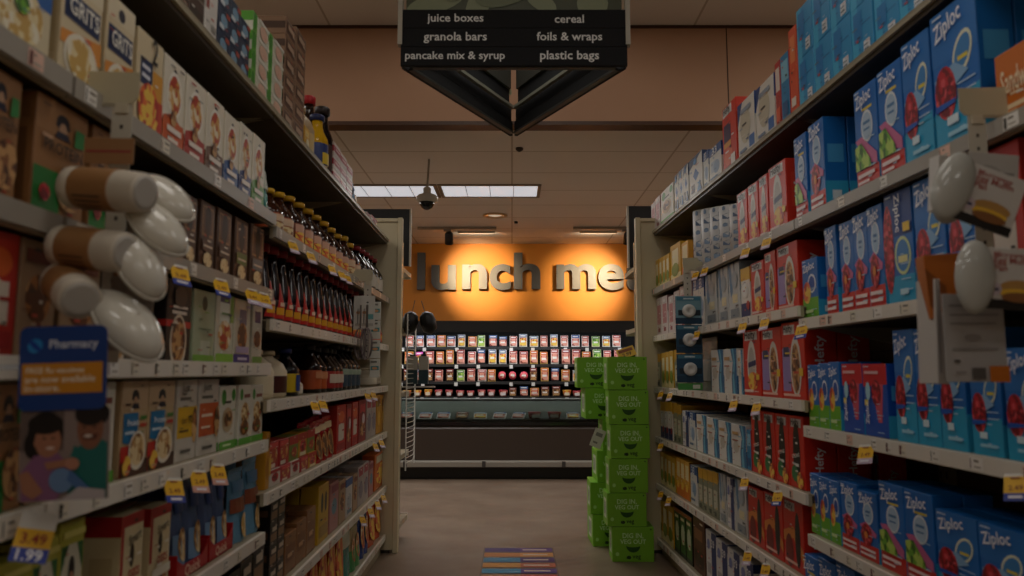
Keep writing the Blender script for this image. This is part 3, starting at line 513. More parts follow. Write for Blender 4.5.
def run(shelf, key, xs, yts, desc, **kw):
    """a run of equal things; xs = edges in the photo, yts = top at first and last"""
    n = len(xs)-1
    for i in range(n):
        t = i/(n-1) if n > 1 else 0
        place(shelf, key, xs[i], xs[i+1], yts[0]+(yts[1]-yts[0])*t, desc, **kw)
def lsp(a, b, n, g=1.0):  # n+1 edges, geometric in distance
    return [a + (b-a)*(i/n)**g for i in range(n+1)]
def usp(shelf, x0, x1, n):   # n+1 pixel edges equally spaced along the shelf
    side, z, _ = SH[shelf]; u0, u1 = side.u(x0, z, .022), side.u(x1, z, .022)
    out = []
    for i in range(n+1):
        P = side.P(u0+(u1-u0)*i/n, .022, z); dep = P.y*CT + (z-EYE)*ST; out.append(512+F*P.x/dep)
    return out
# ================================================================== goods on the left
# top shelf
place('L0','brown_dark',118,140,-70,'dark brown snack case'); place('L0','white_cart',142,162,-50,'white snack case')
run('L0','brown_cart',[165,176,187],(-8,-2),'tan and brown snack case',stack=3)
place('L0','brown_dark',188,203,-18,'dark brown snack case'); place('L0','white_cart',204,216,-18,'white snack case')
run('L0','navy_cart',usp('L0',217,248,3),(-14,22),'navy blue snack case',stack=3)
run('L0','green_cart',usp('L0',250,281,2),(22,42),'green and white juice case',stack=4)
run('L0','brown_cart',usp('L0',282,303,2),(24,34),'brown tray of canned snacks',stack=6)
place('L0','yel_pack',291,299,101,'yellow snack pack') if False else None
place('L0','yel_pack',304,309,128,'yellow snack pack',depth=.2)
place('L0','jug_tan',309,317,108,'tan juice jug'); place('L0','bot_redcap',316,322,97,'dark bottle with bright red cap',w=.05)
place('L0','bot_yel',322.5,327,120,'yellow drink bottle'); place('L0','bot_drk',327.5,332,136,'small dark drink bottle',w=.04)
run('L0','red_can',usp('L0',333,352,3),(146,166),'red and white juice pack',stack=3)
place('L0','bag_blue',353,358,182,'blue pouch'); place('L0','snack_wh',371,377,218,'small white box'); place('L0','snack_wh',366,370.5,214,'small white box')
# near second shelf: grits and oatmeal varieties
place('M1','cheese_box',-6,48,-40,'cream box with blue corner and bowl print')
place('M1','grits_box',56,98,-28,'cream box lettered in white on navy')
place('M1','grits_box',101,130,4,'cream box lettered in white on navy')
run('M1','var_two',[133,159.5],(38,38),'cream oatmeal box with navy panel')
for a,b,y,k,n in ((160.5,182,62,'or','orange'),(183,203,82,'rd','brick red'),(204,221.5,100,'br','brown'),(222.5,237,117,'bl','blue'),(238,250,127,'nv','navy'),(251,263,138,'gn','green')):
    place('M1','var_'+k,a,b,y,'white oatmeal box with %s base band'%n)
place('M1','bag_teal',264,269.5,172,'teal pouch with crimped top')
# near third shelf: kraft protein boxes, dark granola boxes
place('M2','kraft_box',-30,14,72,'brown oatmeal box at photo edge'); place('M2','kraft_box',28,82,90,'brown oatmeal box lettered in black'); place('M2','kraft_box',86,122,118,'brown oatmeal box lettered in black')
place('M2','gran_dk',160,178,186,'dark brown granola box'); place('M2','gran_dk',181,195,196,'dark brown granola box')
for a,b,y,k,n in ((198,213,203,'dk','dark brown granola box'),(215,230,211,'dk','dark brown granola box'),(233,246.5,220,'gn','brown granola box with green band'),(249,262.5,227,'gy','brown granola box with grey band')):
    place('M2','gran_'+k,a,b,y,n,rows=2)
# near fourth shelf
place('M3','tea_red',-30,12,215,'red and cream cereal box',rows=1); place('M3','tan_mix',14,52,218,'tan cereal box with bowl print'); place('M3','tan_mix',56,96,240,'tan cereal box with bowl print'); place('M3','dark_bowl',100,130,262,'black granola box with red stripe')
place('M3','dark_bowl',164,189,278,'black granola box with red stripe',rows=2)
place('M3','pale_green',191,213,291,'pale green cereal box',rows=2); place('M3','cer_green',214,231.5,295,'cream cereal box with lime base')
place('M3','cer_purple',232.5,249,300,'cream cereal box with purple base'); place('M3','cer_small',251,261,306,'slim cream cereal box')
# near fifth shelf
place('M4','kraft_box',-20,20,352,'brown oatmeal box with green corner'); place('M4','tan_mix',24,68,362,'tan box with cookie print'); place('M4','simply_br',70,112,372,'white oatmeal box with bowl print')
run('M4','oat_box',[117,144.5,171.5],(380,381),'tan oatmeal box with blue tag',rows=2)
place('M4','just_yel',173.5,195,379,'grey box with yellow panel',rows=2); place('M4','just_org',196,216.5,379,'grey box with orange panel',rows=2)
place('M4','simply_gn',217.5,234,386,'white granola box with green dots',rows=2)
run('M4','simply_br',usp('M4',237,261.5,2),(385,385),'white oatmeal box with bowl print',rows=2)
# near sixth shelf
run('M5','lime_oat',usp('M5',-10,78,3),(560,520),'lime framed oatmeal box',rows=2)
place('M5','lime_oat',58,100,527,'lime framed oatmeal box') if False else None
place('M5','cream_red',116,140,513,'cream cereal box with red top',rows=2); place('M5','cream_red',146,168,505,'cream cereal box with red top',rows=2)
def tray(shelf, x0, x1, hgt, desc, key, n, ytop):
    side, z, words = SH[shelf]; ua, ub = side.u(x0, z, .02), side.u(x1, z, .02); ln = ub-ua
    m = MB(); D = .24; c = 'b0141c'
    m.box((-ln/2,0,0),(ln/2,D,.004),c)
    m.prism([(-ln/2,0),(ln/2,0),(ln/2,hgt),(ln*.3,hgt*.62),(-ln*.3,hgt*.62),(-ln/2,hgt)],0,.004,c)
    m.prism([(-ln/2,0),(ln/2,0),(ln/2,hgt*1.5),(-ln/2,hgt*1.5)],D-.004,D,'8a6a48')
    for s in (-1,1): m.box((s*ln/2-.002,0,0),(s*ln/2+.002,D,hgt*1.2),c)
    m.art([('t','Quick',.5,.28,.5,'e8c8b0')], lambda x,y,d:(x-ln/2,-d,y), ln, hgt)
    o = m.build('display_tray'); o.location = side.P((ua+ub)/2,.02,z+.0008); o.rotation_euler = (0,0,side.rz)
    PLACED.append((o, shelf, desc, words, ua, 0, 0, 1, 'tray'))
    for r in range(3):
        for i in range(n):
            b = item(key); W,D_,H = dims(key); w_ = ln/n*.94
            b.location = side.P(ua+ln*(i+.5)/n, .03+r*.072, z+.006); b.rotation_euler = (-.08*0, 0, side.rz)
            b.scale = (w_/W, .062/D_, (side.z(ytop,(ua+ub)/2,.03)-z)/H)
            PLACED.append((b, shelf, 'pouch standing in '+desc, words, ua+ln*(i+.5)/n, r, 0, 1, 'pouch'))
tray('M5',176,207,.055,'open red tray','bag_blue',2,470)
tray('M5',209,232,.06,'folded red tray','bag_blue',2,468)
run('M5','bag_sky',usp('M5',234,262,2),(470,460),'sky blue pouch with brown band',rows=2)
# ---- far left bays
run('L1','syr_yel2',usp('L1',276,296,2),(191,195),'amber syrup bottle with yellow cap',rows=2,w=.03)
run('L1','syr_yel',usp('L1',297,350,7),(199,236),'dark syrup bottle with yellow cap',rows=2,w=.03)
place('L1','syr_blue',318,325,211,'teal labelled syrup bottle') if False else None
run('L1','syr_yel2',usp('L1',351,362,2),(238,245),'tall amber syrup bottle with yellow cap',rows=2,w=.03)
run('L1','syr_red',usp('L1',363,383,5),(251,263),'dark syrup bottle with red cap',rows=2,w=.03)
run('L2','syr_bj',usp('L2',268,353,13),(249,286),'red labelled syrup bottle',rows=2,w=.03)
run('L2','syr_bj2',usp('L2',355,383,6),(288,300),'orange labelled syrup bottle',rows=2,w=.03)
place('L3','jug_a',266,278,350,'cream syrup jug with pale label',w=.0225); place('L3','jug_b',279,291.5,351,'cream syrup jug with brown label',w=.03)
place('L3','bot_yb',292,298.5,352,'black bottle with yellow label',w=.04); place('L3','jar_mini',298,306,376,'small cream sauce jar',w=.03); place('L3','bot_wh',304,311,354,'black bottle with grey label',w=.12)
run('L3','bot_or',usp('L3',317,328,2),(352,354),'bottle with orange label',w=.04); run('L3','bot_rd',usp('L3',328.5,340,3),(358,359),'slim bottle with red label',w=.04,rows=2)
run('L3','bot_bu',usp('L3',340.5,358,4),(355,357),'dark bottle with blue label',w=.04,rows=2)
run('L3','jar_mini',usp('L3',374,384,2),(368,368),'small cream sauce jar',w=.04)
# fourth
side = L
place('L4','yel_tall',264.5,268.5,432,'bright yellow box',depth=.3)
for ks, xs, y in ((['snack_wh','snack_red','snack_wh','snack_red','snack_yel'], usp('L4',269,316,5), (469,452)),):
    for i,k in enumerate(ks): place('L4',k,xs[i],xs[i+1],y[0]+(y[1]-y[0])*i/4,{'snack_wh':'low white and red snack box','snack_red':'low red snack box','snack_yel':'low yellow snack box'}[k])
def upper(shelf, keys, x0, x1, dz, hz, desc):   # second layer standing on the first
    side, z, words = SH[shelf]; xs = usp(shelf, x0, x1, len(keys))
    for i,k in enumerate(keys):
        ua, ub = side.u(xs[i],z,.022), side.u(xs[i+1],z,.022); o = item(k); W,D,H = dims(k); o.location = side.P((ua+ub)/2,.03,z+dz(i)); o.rotation_euler=(0,0,side.rz); o.scale=((ub-ua)*.97/W,1,hz/H)
        PLACED.append((o, shelf, desc[k]+' stacked on low ones', words, (ua+ub)/2, 0, 0, 1, 'box'))
def hts(shelf, n, y0, y1, x0, x1):
    side, z, _ = SH[shelf]; xs = usp(shelf, x0, x1, n); return lambda i: side.z(y0+(y1-y0)*i/(n-1), (side.u(xs[i],z,.022)+side.u(xs[i+1],z,.022))/2, .022)-z+.001
upper('L4',['snack_red','snack_red','snack_grn','snack_yel','snack_grn'],269,316,hts('L4',5,469,452,269,316),.095,{'snack_red':'red snack box','snack_grn':'green snack box','snack_yel':'yellow snack box'})
run('L4','bag_red',usp('L4',317,334,3),(431,425),'red cookie pouch',rows=2)
place('L4','tea_red',336,345,405,'tall red and white box'); place('L4','tea_dark',345.5,351,404,'deep red box'); run('L4','tea_red',usp('L4',351.5,357.5,1),(402,402),'tall red and white box')
place('L4','tea_dark',358,365.5,400,'deep red box'); run('L4','tea_white',usp('L4',366,375.5,2),(398,398),'greyish white box'); run('L4','yel_tall',usp('L4',376,384.5,2),(395,395),'tall ochre box')
for i,(a,b) in enumerate(((313,323),(323.5,333))): place('L4','snack_red',a,b,417-i*2,'red snack box at the back',w=.25)
# fifth
run('L5','blk_stack',usp('L5',268,283,2),(500,492),'black snack tray',stack=4,rows=2)
run('L5','kraft_sm',usp('L5',284,315,3),(532,508),'kraft cardboard box',rows=2)
run('L5','blk_stack',usp('L5',297,316,2),(488,480),'black snack tray at the back',w=.27,stack=3)
place('L5','yel_fig',317,328,484,'yellow box with two dark figures',rows=2); place('L5','pink_mix',329,338,482,'dusty pink box',rows=2)
place('L5','tan_mix',338.5,345,480,'tan baking mix box',rows=2); place('L5','wh_mix',345.5,352,478,'white box with blue top',rows=2); place('L5','tan_mix',352.5,357,474,'tan baking mix box',rows=2)
run('L5','tea_white',usp('L5',357.5,368,2),(466,462),'greyish white box',rows=2); place('L5','pink_mix',368.5,373,462,'dusty pink box',rows=2); place('L5','orange_pack',374,386,452,'bright orange packet box')
place('L5','snack_yel',319,327,470,'yellow snack box at the back',w=.25); place('L5','pink_mix',334,341,470,'mauve box at the back',w=.25)
# base
run('L6','bag_redyel',usp('L6',298,344,5),(560,515),'red and yellow pouch',rows=2); run('L6','bag_redyel',usp('L6',298,330,3),(545,530),'red and yellow pouch at the back',w=.2)
place('L6','bag_teal',345,351,508,'teal bottomed pouch',rows=2); run('L6','bag_mix',usp('L6',351.5,360,2),(505,500),'green and cream pouch',rows=2)
run('L6','bag_navy',usp('L6',360.5,369,2),(497,492),'navy blue pouch',rows=2); run('L6','bag_redyel',usp('L6',370,386,3),(505,478),'short orange pouch',rows=2)
run('M6','blk_stack',usp('M6',120,262,8),(640,545),'black snack tray',stack=2,rows=2)
# ================================================================== goods on the right
run('R0','pink_white',usp('R0',651.5,660.5,2),(203,197),'slim pink and white box'); place('R0','simply_gn',661,674,188,'white box with green leaf')
run('R0','diamond',usp('R0',675,689,3),(175,165),'slim white box with navy top'); place('R0','diamond',690,703,156,'white box with blue diamonds')
run('R0','white_blue',usp('R0',704,709.5,1),(152,152),'white box with blue top'); place('R0','white_blue',710,722,146,'white box with blue top')
place('R0','red_white',723.5,738,104,'orange red box with white lettering'); place('R0','foil_white',739,756,99,'white patterned box'); place('R0','foil_white',757,776,82,'white patterned box')
run('R0','slim_red',[777,782],(62,62),'slim red box'); place('R0','slim_blue',782.5,791,54,'slim blue box with red side'); place('R0','slim_orange',791.5,799,28,'tall thin orange box')
run('R0','blue_carton',usp('R0',800,875,4),(4,-50),'turquoise shipping carton',stack=2); run('R0','blue_carton',usp('R0',876,960,3),(-45,-120),'turquoise shipping carton',stack=2)
# second
run('R1','yellow_thin',usp('R1',656,670,4),(260,254),'yellow bag box',rows=1); place('R1','yellow_thin',671,681,244,'tall yellow bag box'); place('R1','orange_thin',682,689,242,'orange yellow bag box'); place('R1','pink_white',651.5,655.5,266,'slim pale box')
run('R1','cups',usp('R1',691,737,5),(211,205),'sleeve of white foam cups',rows=2)
for a,b,y in ((738.5,748.5,192),(749.5,759.5,184),(760.5,769.5,176),(770.5,788,164)): place('R1','hefty_bag' if a<770 else 'hefty_bag',a,b,y,'red food bag box',rows=2)
place('Q1','zip_sand',797,809,136,'tall blue storage bag box',rows=3); place('Q1','zip_red',811.5,827,122,'blue box with red base',rows=5)
place('Q1','zip_sand',858,881,86,'blue box with green apple print',rows=2); place('Q1','zip_sand',882,906.5,66,'blue box with green apple print',rows=2)
place('Q1','zip_gallon',907.5,936,38,'large blue bag box with berries',rows=2); place('Q1','zip_gallon',937.5,985,4,'large blue bag box with berries',rows=3)
# third
run('R2','pink_white',usp('R2',652,668,3),(300,296),'slim pink and white box'); run('R2','white_blue',usp('R2',694,705,2),(277,275),'white and blue box'); place('R2','silver',706,718,274,'silver trash bag box')
run('R2','silver',usp('R2',719,741,2),(266,262),'silver trash bag box'); place('R2','yellow_wh',742,751,268,'white box with yellow top'); run('R2','pink_white',usp('R2',669,693,4),(296,281),'slim pink and white box')
place('R2','hefty_bag',752,765.5,262,'red food bag box'); place('R2','hefty_jumbo',766,777.5,252,'red food bag box with purple stripe',rows=2); place('R2','hefty_jumbo',778.5,800,244,'red food bag box with purple stripe',rows=2)
place('Q2','zip_green',804,819.5,259,'small blue box with green base',rows=3)
place('Q2','zip_red',828,839.5,227,'blue box with red base',rows=4); run('Q2','zip_red',usp('Q2',843,887,3),(222,206),'blue box with red base',rows=2)
place('Q2','zip_vert',889.5,917,186,'blue box with sideways lettering',rows=2); place('Q2','zip_gallon',919,950,176,'large blue bag box with berries'); place('Q2','zip_gallon',952,985,160,'large blue bag box with berries')
place('Q2','tea_red',990,1030,140,'dark red box at photo edge')
# fourth
run('R3','yellow_thin',usp('R3',662,674,3),(353,351),'yellow bag box'); run('R3','grey_yellow',usp('R3',653,661,2),(354,354),'grey green bag box'); run('R3','grey_yellow',usp('R3',675,696,4),(350,352),'grey green bag box')
run('R3','bag_grey',usp('R3',697,711,1),(352,352),'grey pouch'); run('R3','wave',usp('R3',712,738,2),(350,349),'white box with blue wave'); place('R3','wave',739,744,350,'white box with blue wave')
place('R3','hefty_bag',744.5,762,330,'red food bag box'); run('R3','hefty_jumbo',usp('R3',763,807,2),(328,322),'red food bag box with purple stripe',rows=2)
run('Q3','zip_green',usp('Q3',810,842,3),(365,362),'small blue box with green base',rows=2); run('Q3','zip_slider',usp('Q3',844,890,2),(364,364),'blue box with red zipper print',rows=2)
run('Q3','zip_gallon',usp('Q3',898,970,3),(330,328),'large blue bag box with berries',rows=2); place('Q3','zip_gallon',974,1006,350,'large blue bag box with berries'); place('Q3','zip_gallon',1009,1050,348,'large blue bag box with berries')
# fifth
run('R4','yellow_wh',usp('R4',661,673,3),(402,402),'white box with yellow top',rows=2); run('R4','grey_yellow',usp('R4',674,682,2),(403,405),'grey green bag box',rows=2); place('R4','navy_white',683,689,411,'white and navy trash bag box',rows=2); place('R4','white_blue',690,696,412,'white box with blue top',rows=2)
run('R4','wave',usp('R4',697,747,4),(415,425),'white box with blue wave',rows=2); place('R4','slim_blue',747.5,752,430,'slim blue box',rows=2)
run('R4','hefty_trash',usp('R4',752.5,806,4),(410,416),'red trash bag box',rows=2)
run('Q4','zip_green',usp('Q4',812,842,3),(474,481),'small blue box with green base',rows=2); run('Q4','zip_red',usp('Q4',843,880,2),(483,492),'blue box with red base',rows=2)
run('Q4','zip_sand',usp('Q4',882,938,2),(484,492),'blue box with green apple print',rows=2); run('Q4','zip_gallon',usp('Q4',940,1035,2),(514,528),'large blue bag box with berries',rows=2)
for i,(a,b) in enumerate(((866,874),(875,883))): place('Q4','hefty_bag',a,b,452,'red box at the back',w=.3)
# sixth
run('R5','yellow_thin',usp('R5',661,676,4),(452,458),'yellow bag box',rows=2); run('R5','orange_thin',usp('R5',677,690,3),(458,462),'orange yellow bag box',rows=2); place('R5','white_blue',691,698,466,'white box with blue top',rows=2)
run('R5','grey_yellow',usp('R5',699,719,4),(468,472),'grey green bag box',rows=2); place('R5','silver',720,727,474,'silver trash bag box',rows=2); place('R5','navy_white',728,735,478,'white and navy trash bag box',rows=2); place('R5','silver',736,748,480,'silver trash bag box',rows=2)
run('R5','hefty_drum',usp('R5',749,806,3),(488,500),'red box with orange swoosh',rows=2)
run('Q5','zip_sand',usp('Q5',805,860,3),(556,566),'blue box with green apple print')
# base
run('R6','yellow_thin',usp('R6',658,674,3),(500,506),'yellow bag box',rows=1); run('R6','green_dark',usp('R6',675,693,3),(508,516),'dark green lawn bag box'); run('R6','brown_bag',usp('R6',694,706,1),(518,518),'brown lawn bag box'); run('R6','navy_white',usp('R6',707,755,4),(532,560),'white and navy trash bag box')
place('Q1','orange_sand',998,1050,44,'orange box lying on its side',w=.02)

# labels: where each one stands among its like
ORD = ['nearest', 'second nearest', 'third nearest', 'fourth nearest', 'fifth nearest', 'sixth nearest', 'seventh nearest', 'eighth nearest', 'ninth nearest', 'tenth nearest', 'eleventh nearest', 'twelfth nearest', 'thirteenth nearest', 'fourteenth nearest', 'fifteenth nearest']
byk = {}
for p in PLACED: byk.setdefault((p[1], p[2]), []).append(p)
for (shelf, desc), ps in byk.items():
    us = sorted({round(p[4], 4) for p in ps})
    for o, sh, ds, words, u, r, q, st, cat in ps:
        i = us.index(round(u, 4)); t = '%s, %s' % (ds, words)
        if len(us) > 1: t += ', ' + ORD[i]
        if st > 1: t += ', ' + ('top of stack' if q == st-1 else 'bottom of stack' if q == 0 else 'layer %s up' % ['', 'second', 'third', 'fourth', 'fifth'][q])
        if r: t += ', ' + ['', 'second row', 'third row', 'fourth row', 'fifth row'][r]
        tag(o, t, cat, '%s items on the %s' % (ds, words) if len(ps) > 1 else None)
# ================================================================== the store
def surf_mat(name, fn, rough=.6):
    m, n, l, p = bsdf(name); p.inputs['Roughness'].default_value = rough; fn(n, l, p); MC[name] = m; return name
def noise_mix(n, l, a, b, scale, lo=.35, hi=.65, vec=None, detail=6):
    nt = n.new('ShaderNodeTexNoise'); nt.inputs['Scale'].default_value = scale; nt.inputs['Detail'].default_value = detail
    rr = n.new('ShaderNodeValToRGB'); e = rr.color_ramp.elements; e[0].position = lo; e[1].position = hi; e[0].color = hexc(a); e[1].color = hexc(b)
    if vec: l.new(vec, nt.inputs['Vector'])
    l.new(nt.outputs[0], rr.inputs[0]); return rr.outputs[0]
def f_floor(n, l, p):
    tc = n.new('ShaderNodeTexCoord'); a = noise_mix(n, l, '735d4b', '8a7562', 2.2, vec=tc.outputs['Object']); b = noise_mix(n, l, '4c3f38', 'b5a494', 160, .38, .62, vec=tc.outputs['Object'], detail=2)
    mx = n.new('ShaderNodeMix'); mx.data_type = 'RGBA'; mx.inputs[0].default_value = .3; l.new(a, mx.inputs[6]); l.new(b, mx.inputs[7]); l.new(mx.outputs[2], p.inputs['Base Color'])
    r = n.new('ShaderNodeTexNoise'); r.inputs['Scale'].default_value = 5; r.inputs['Detail'].default_value = 5; mr = n.new('ShaderNodeMapRange'); mr.inputs[3].default_value = .22; mr.inputs[4].default_value = .5
    l.new(tc.outputs['Object'], r.inputs['Vector']); l.new(r.outputs[0], mr.inputs[0]); l.new(mr.outputs[0], p.inputs['Roughness'])
def f_ceil(n, l, p):
    tc = n.new('ShaderNodeTexCoord'); br = n.new('ShaderNodeTexBrick'); br.offset = 0
    br.inputs['Scale'].default_value = 1; br.inputs['Brick Width'].default_value = 1.22; br.inputs['Row Height'].default_value = .61; br.inputs['Mortar Size'].default_value = .008
    br.inputs['Color1'].default_value = hexc('e8e0d8'); br.inputs['Color2'].default_value = hexc('e3dad2'); br.inputs['Mortar'].default_value = hexc('bfb1a2')
    l.new(tc.outputs['Object'], br.inputs['Vector']); l.new(br.outputs[0], p.inputs['Base Color'])
def f_bulk(n, l, p):
    tc = n.new('ShaderNodeTexCoord'); l.new(noise_mix(n, l, 'b48a6c', 'ba9072', 1.5, vec=tc.outputs['Object']), p.inputs['Base Color'])
def f_orange(n, l, p):
    tc = n.new('ShaderNodeTexCoord'); l.new(noise_mix(n, l, 'bf7210', 'c87a14', 2, vec=tc.outputs['Object']), p.inputs['Base Color'])
surf_mat('floor_concrete', f_floor, .35); surf_mat('ceiling_tile', f_ceil, .9); surf_mat('bulkhead_paint', f_bulk, .7); surf_mat('orange_paint', f_orange, .6)
def slab(name, a, b, k): m = MB(); m.box(a, b, k); return struct(m.build(name))
YB, YW = 4.8, 9.6; ZH, ZL_ = 3.5, 2.84
slab('floor', (-8,-5,-.1), (8,YW+.1,0), 'floor_concrete')
slab('ceiling', (-8,-5,ZH), (8,YB+.1,ZH+.1), 'ceiling_tile')
slab('ceiling_low', (-8,YB+.1,ZL_), (8,YW+.1,ZL_+.1), 'ceiling_tile')
slab('wall_bulkhead', (-8,YB,ZL_-.002), (8,YB+.1,ZH), 'bulkhead_paint')
slab('trim_1', (-8,YB-.012,ZL_-.03), (8,YB+.11,ZL_-.004), '4a2c1a')
slab('trim_2', (-8,YB-.008,ZH-.02), (8,YB,ZH-.001), '4a2c1a')
for i, x in enumerate((-3.9, -1.7, 1.43, 3.6)): slab('trim_%d' % (i+3), (x,YB-.0015,ZL_), (x+.008,YB,ZH-.02), '4a2c1a')
slab('wall_back', (-8,YW,0), (8,YW+.1,ZL_), 'orange_paint')
slab('wall_left', (-8.1,-5,0), (-8,YW,ZH), 'c9b79c'); slab('wall_right', (8,-5,0), (8.1,YW,ZH), 'c9b79c'); slab('wall_front', (-8,-5.1,0), (8,-5,ZH), 'c9b79c')

# lit letters on the wall
LET = [('l',416.9,425.3,252.5,289.5),('u',431,456,265,290),('n',462,487,264,289),('c',489.3,510.8,264,290),('h',513.8,540.3,252.5,289),('m',556.5,596,264,289),('e',598.5,624,264,290),('a',627,648,264,290),('t',651,667,257,290)]
for ch, x0, x1, y0, y1 in LET:
    V, P, tw, th = text_poly(ch, .026, 8)
    a = on_Y(x0, y1, YW-.07); b = on_Y(x1, y0, YW-.07); w, h = b.x-a.x, b.z-a.z
    me = bpy.data.meshes.new('sign_letter'); bm = bmesh.new()
    vs = [bm.verts.new((x/tw*w, 0, y/th*h)) for x, y in V]
    for p in P:
        try: bm.faces.new([vs[i] for i in p])
        except ValueError: pass
    bmesh.ops.remove_doubles(bm, verts=bm.verts, dist=1e-4)
    r = bmesh.ops.extrude_face_region(bm, geom=bm.faces[:]); bmesh.ops.translate(bm, verts=[g for g in r['geom'] if isinstance(g, bmesh.types.BMVert)], vec=(0,.05,0))
    bmesh.ops.recalc_face_normals(bm, faces=bm.faces[:]); bm.to_mesh(me); bm.free(); me.materials.append(mat('5f5b58/b'))
    o = bpy.data.objects.new('sign_letter', me); col.objects.link(o); o.location = (a.x, YW-.07, a.z)
    tag(o, 'brushed metal letter %s of the words on the orange wall' % ch, 'letter', 'metal letters on the orange wall')

# aisle sign: three boards around a triangle
C0 = on_Y(514, 67, 3.3); zb = C0.z; cx = C0.x
root = empty('aisle_sign', (cx, 3.3, zb)); root.scale = (1.035, 1.2, 1); tag(root, 'hanging three sided black aisle sign listing juice boxes, cereal and plastic bags', 'aisle sign')
SW = 1.0
for k in range(3):
    # board frame k: centre line of an edge of the triangle
    M = Matrix.Translation((0, SW*.2887, 0)) @ Matrix.Rotation(k*2*PI/3, 4, 'Z') @ Matrix.Translation((0, -SW*.2887, 0))
    m = MB()
    g_ = .02 if k == 0 else .06
    m.box((-SW/2+g_, .0, .27), (SW/2-g_, .012, .75), '4b5038', M=M); m.box((-SW/2+g_, .0125, .27), (SW/2-g_, .018, .75), '34332a/r', M=M)
    def fn(x, y, d): return tuple(M @ Vector((x-SW/2, -.0005-d, .27+y)))
    leaves = [('e',.15,.08,.14,.05,'8a9270',20), ('e',.34,.05,.05,.09,'8a9270',-20), ('e',.62,.09,.08,.04,'8a9270',-35), ('e',.85,.07,.07,.07,'8a9270',40), ('e',.5,.3,.2,.1,'6f7858',30), ('e',.2,.5,.1,.2,'8a9270',10), ('e',.8,.5,.15,.1,'6f7858',-20)]
    m.art(leaves, fn, SW, .48)
    m.build('picture_board', root)
    for j, (ta, tb) in enumerate((('juice boxes','cereal'),('granola bars','foils & wraps'),('pancake mix & syrup','plastic bags'))):
        z1 = .268-j*.0895; z0 = z1-.087; e = .0 if k == 0 else (.06, .035, .02)[j]
        s = MB(); s.box((-SW/2+e, -.012, z0), (SW/2-e, .006, z1), '0d0e11/r', M=M)
        fy = lambda x, y, d: tuple(M @ Vector((x-SW/2, -.0125-d, z0+y)))
        wa = {0:.25,1:.28,2:.44}[j]; wb = {0:.13,1:.29,2:.26}[j]
        s.art([('t',ta,.24,.48,wa,'e6e6e2'), ('t',tb,.745,.48,wb,'e6e6e2')], fy, SW, .087)
        s.build('name_slat', root)
    f = MB()
    if k == 0:
        for x in (-SW/2-.014, SW/2-.006): f.box((x, -.018, .10), (x+.02, .014, .78), 'b9b4a4/s', M=M)
    f.box((-SW/2+.05, .006, .0), (SW/2-.05, .03, .012), '3a3a34/s', M=M); f.box((-SW/2+.06, .018, .145), (SW/2-.06, .04, .162), '8a8a7a/s', M=M)
    f.build('frame', root)
m = MB()
for x, y in ((-.35, .12), (.35, .12), (0, .7)): m.tube([(x, y, .7), (x, y, ZH-zb)], .004, '6a6458')
m.build('hanging_cable', root)

# lamps of the store
DIFF = emis('diffuser', 'dfe3ea', .62)
def troffer(x, y, z, w=1.2, d=.6, label='', power=1.0, grp='ceiling light panels'):
    root = empty('ceiling_light', (x, y, z)); tag(root, label, 'ceiling light', grp)
    m = MB(); m.box((-w/2,-d/2,-.006), (w/2,d/2,-.001), DIFF)
    m.build('diffuser', root)
    m = MB(); e = .03
    for a, b in (((-w/2-e,-d/2-e,-.012), (w/2+e,-d/2,-.001)), ((-w/2-e,d/2,-.012), (w/2+e,d/2+e,-.001)), ((-w/2-e,-d/2,-.012), (-w/2,d/2,-.001)), ((w/2,-d/2,-.012), (w/2+e,d/2,-.001))): m.box(a, b, '8a7a68')
    for i in range(1, 4): m.box((-w/2+i*w/4-.003, -d/2, -.0085), (-w/2+i*w/4+.003, d/2, -.006), 'a9a9a6')
    m.build('frame', root)
    ld = bpy.data.lights.new('panel_light', 'AREA'); ld.shape = 'RECTANGLE'; ld.size = w*.98; ld.size_y = d*.98; ld.energy = power; ld.color = (1, .97, .92) if z < 3 else (1, .93, .84)
    lo = bpy.data.objects.new('panel_light', ld); col.objects.link(lo); lo.parent = root; lo.location = (0, 0, -.014)
    return root
PW = 7.0
p0 = on_Y(443, 197, 6.55); 
troffer(-.20, 6.72, ZL_, .86, .42, 'white ceiling light panel right of the dome camera', PW*2)
troffer(-1.13, 6.72, ZL_, .86, .42, 'white ceiling light panel left of the dome camera', PW*2)
NM = ['far left', 'left', 'middle', 'right', 'far right']
for j, y in enumerate((-3.2, -.9, 1.4)):
    for i, x in enumerate((-5.2, -2.6, 0, 2.6, 5.2)):
        troffer(x, y, ZH, 1.2, .6, 'ceiling light panel over the aisle front, %s column, %s row' % (NM[i], ['rear', 'second', 'front'][j]), PW)
for i, x in enumerate((-5.2, -2.6, 0, 2.6, 5.2)): troffer(x, 3.7, ZH, 1.2, .6, 'unseen ceiling light panel near the bulkhead, number %s across the store' % ['one', 'two', 'three', 'four', 'five'][i], PW*1.3)  # row out of view; middle panel added to brighten the bulkhead
for i, x in enumerate((-5.2, -3, 2.4, 4.6)): troffer(x, 6.72, ZL_, .86, .42, 'white ceiling light panel on low ceiling, number %s across' % ['one', 'two', 'three', 'four'][i], PW*1.6)
for i, x in enumerate((-5.4, -3.4, 3.4, 5.4)): troffer(x, 8.2, ZL_, 1.2, .6, 'unseen added light panel at the rear of the low ceiling, number %s across' % ['one', 'two', 'three', 'four'][i], PW*2.4)  # hidden panels added so their bounce brightens the low ceiling

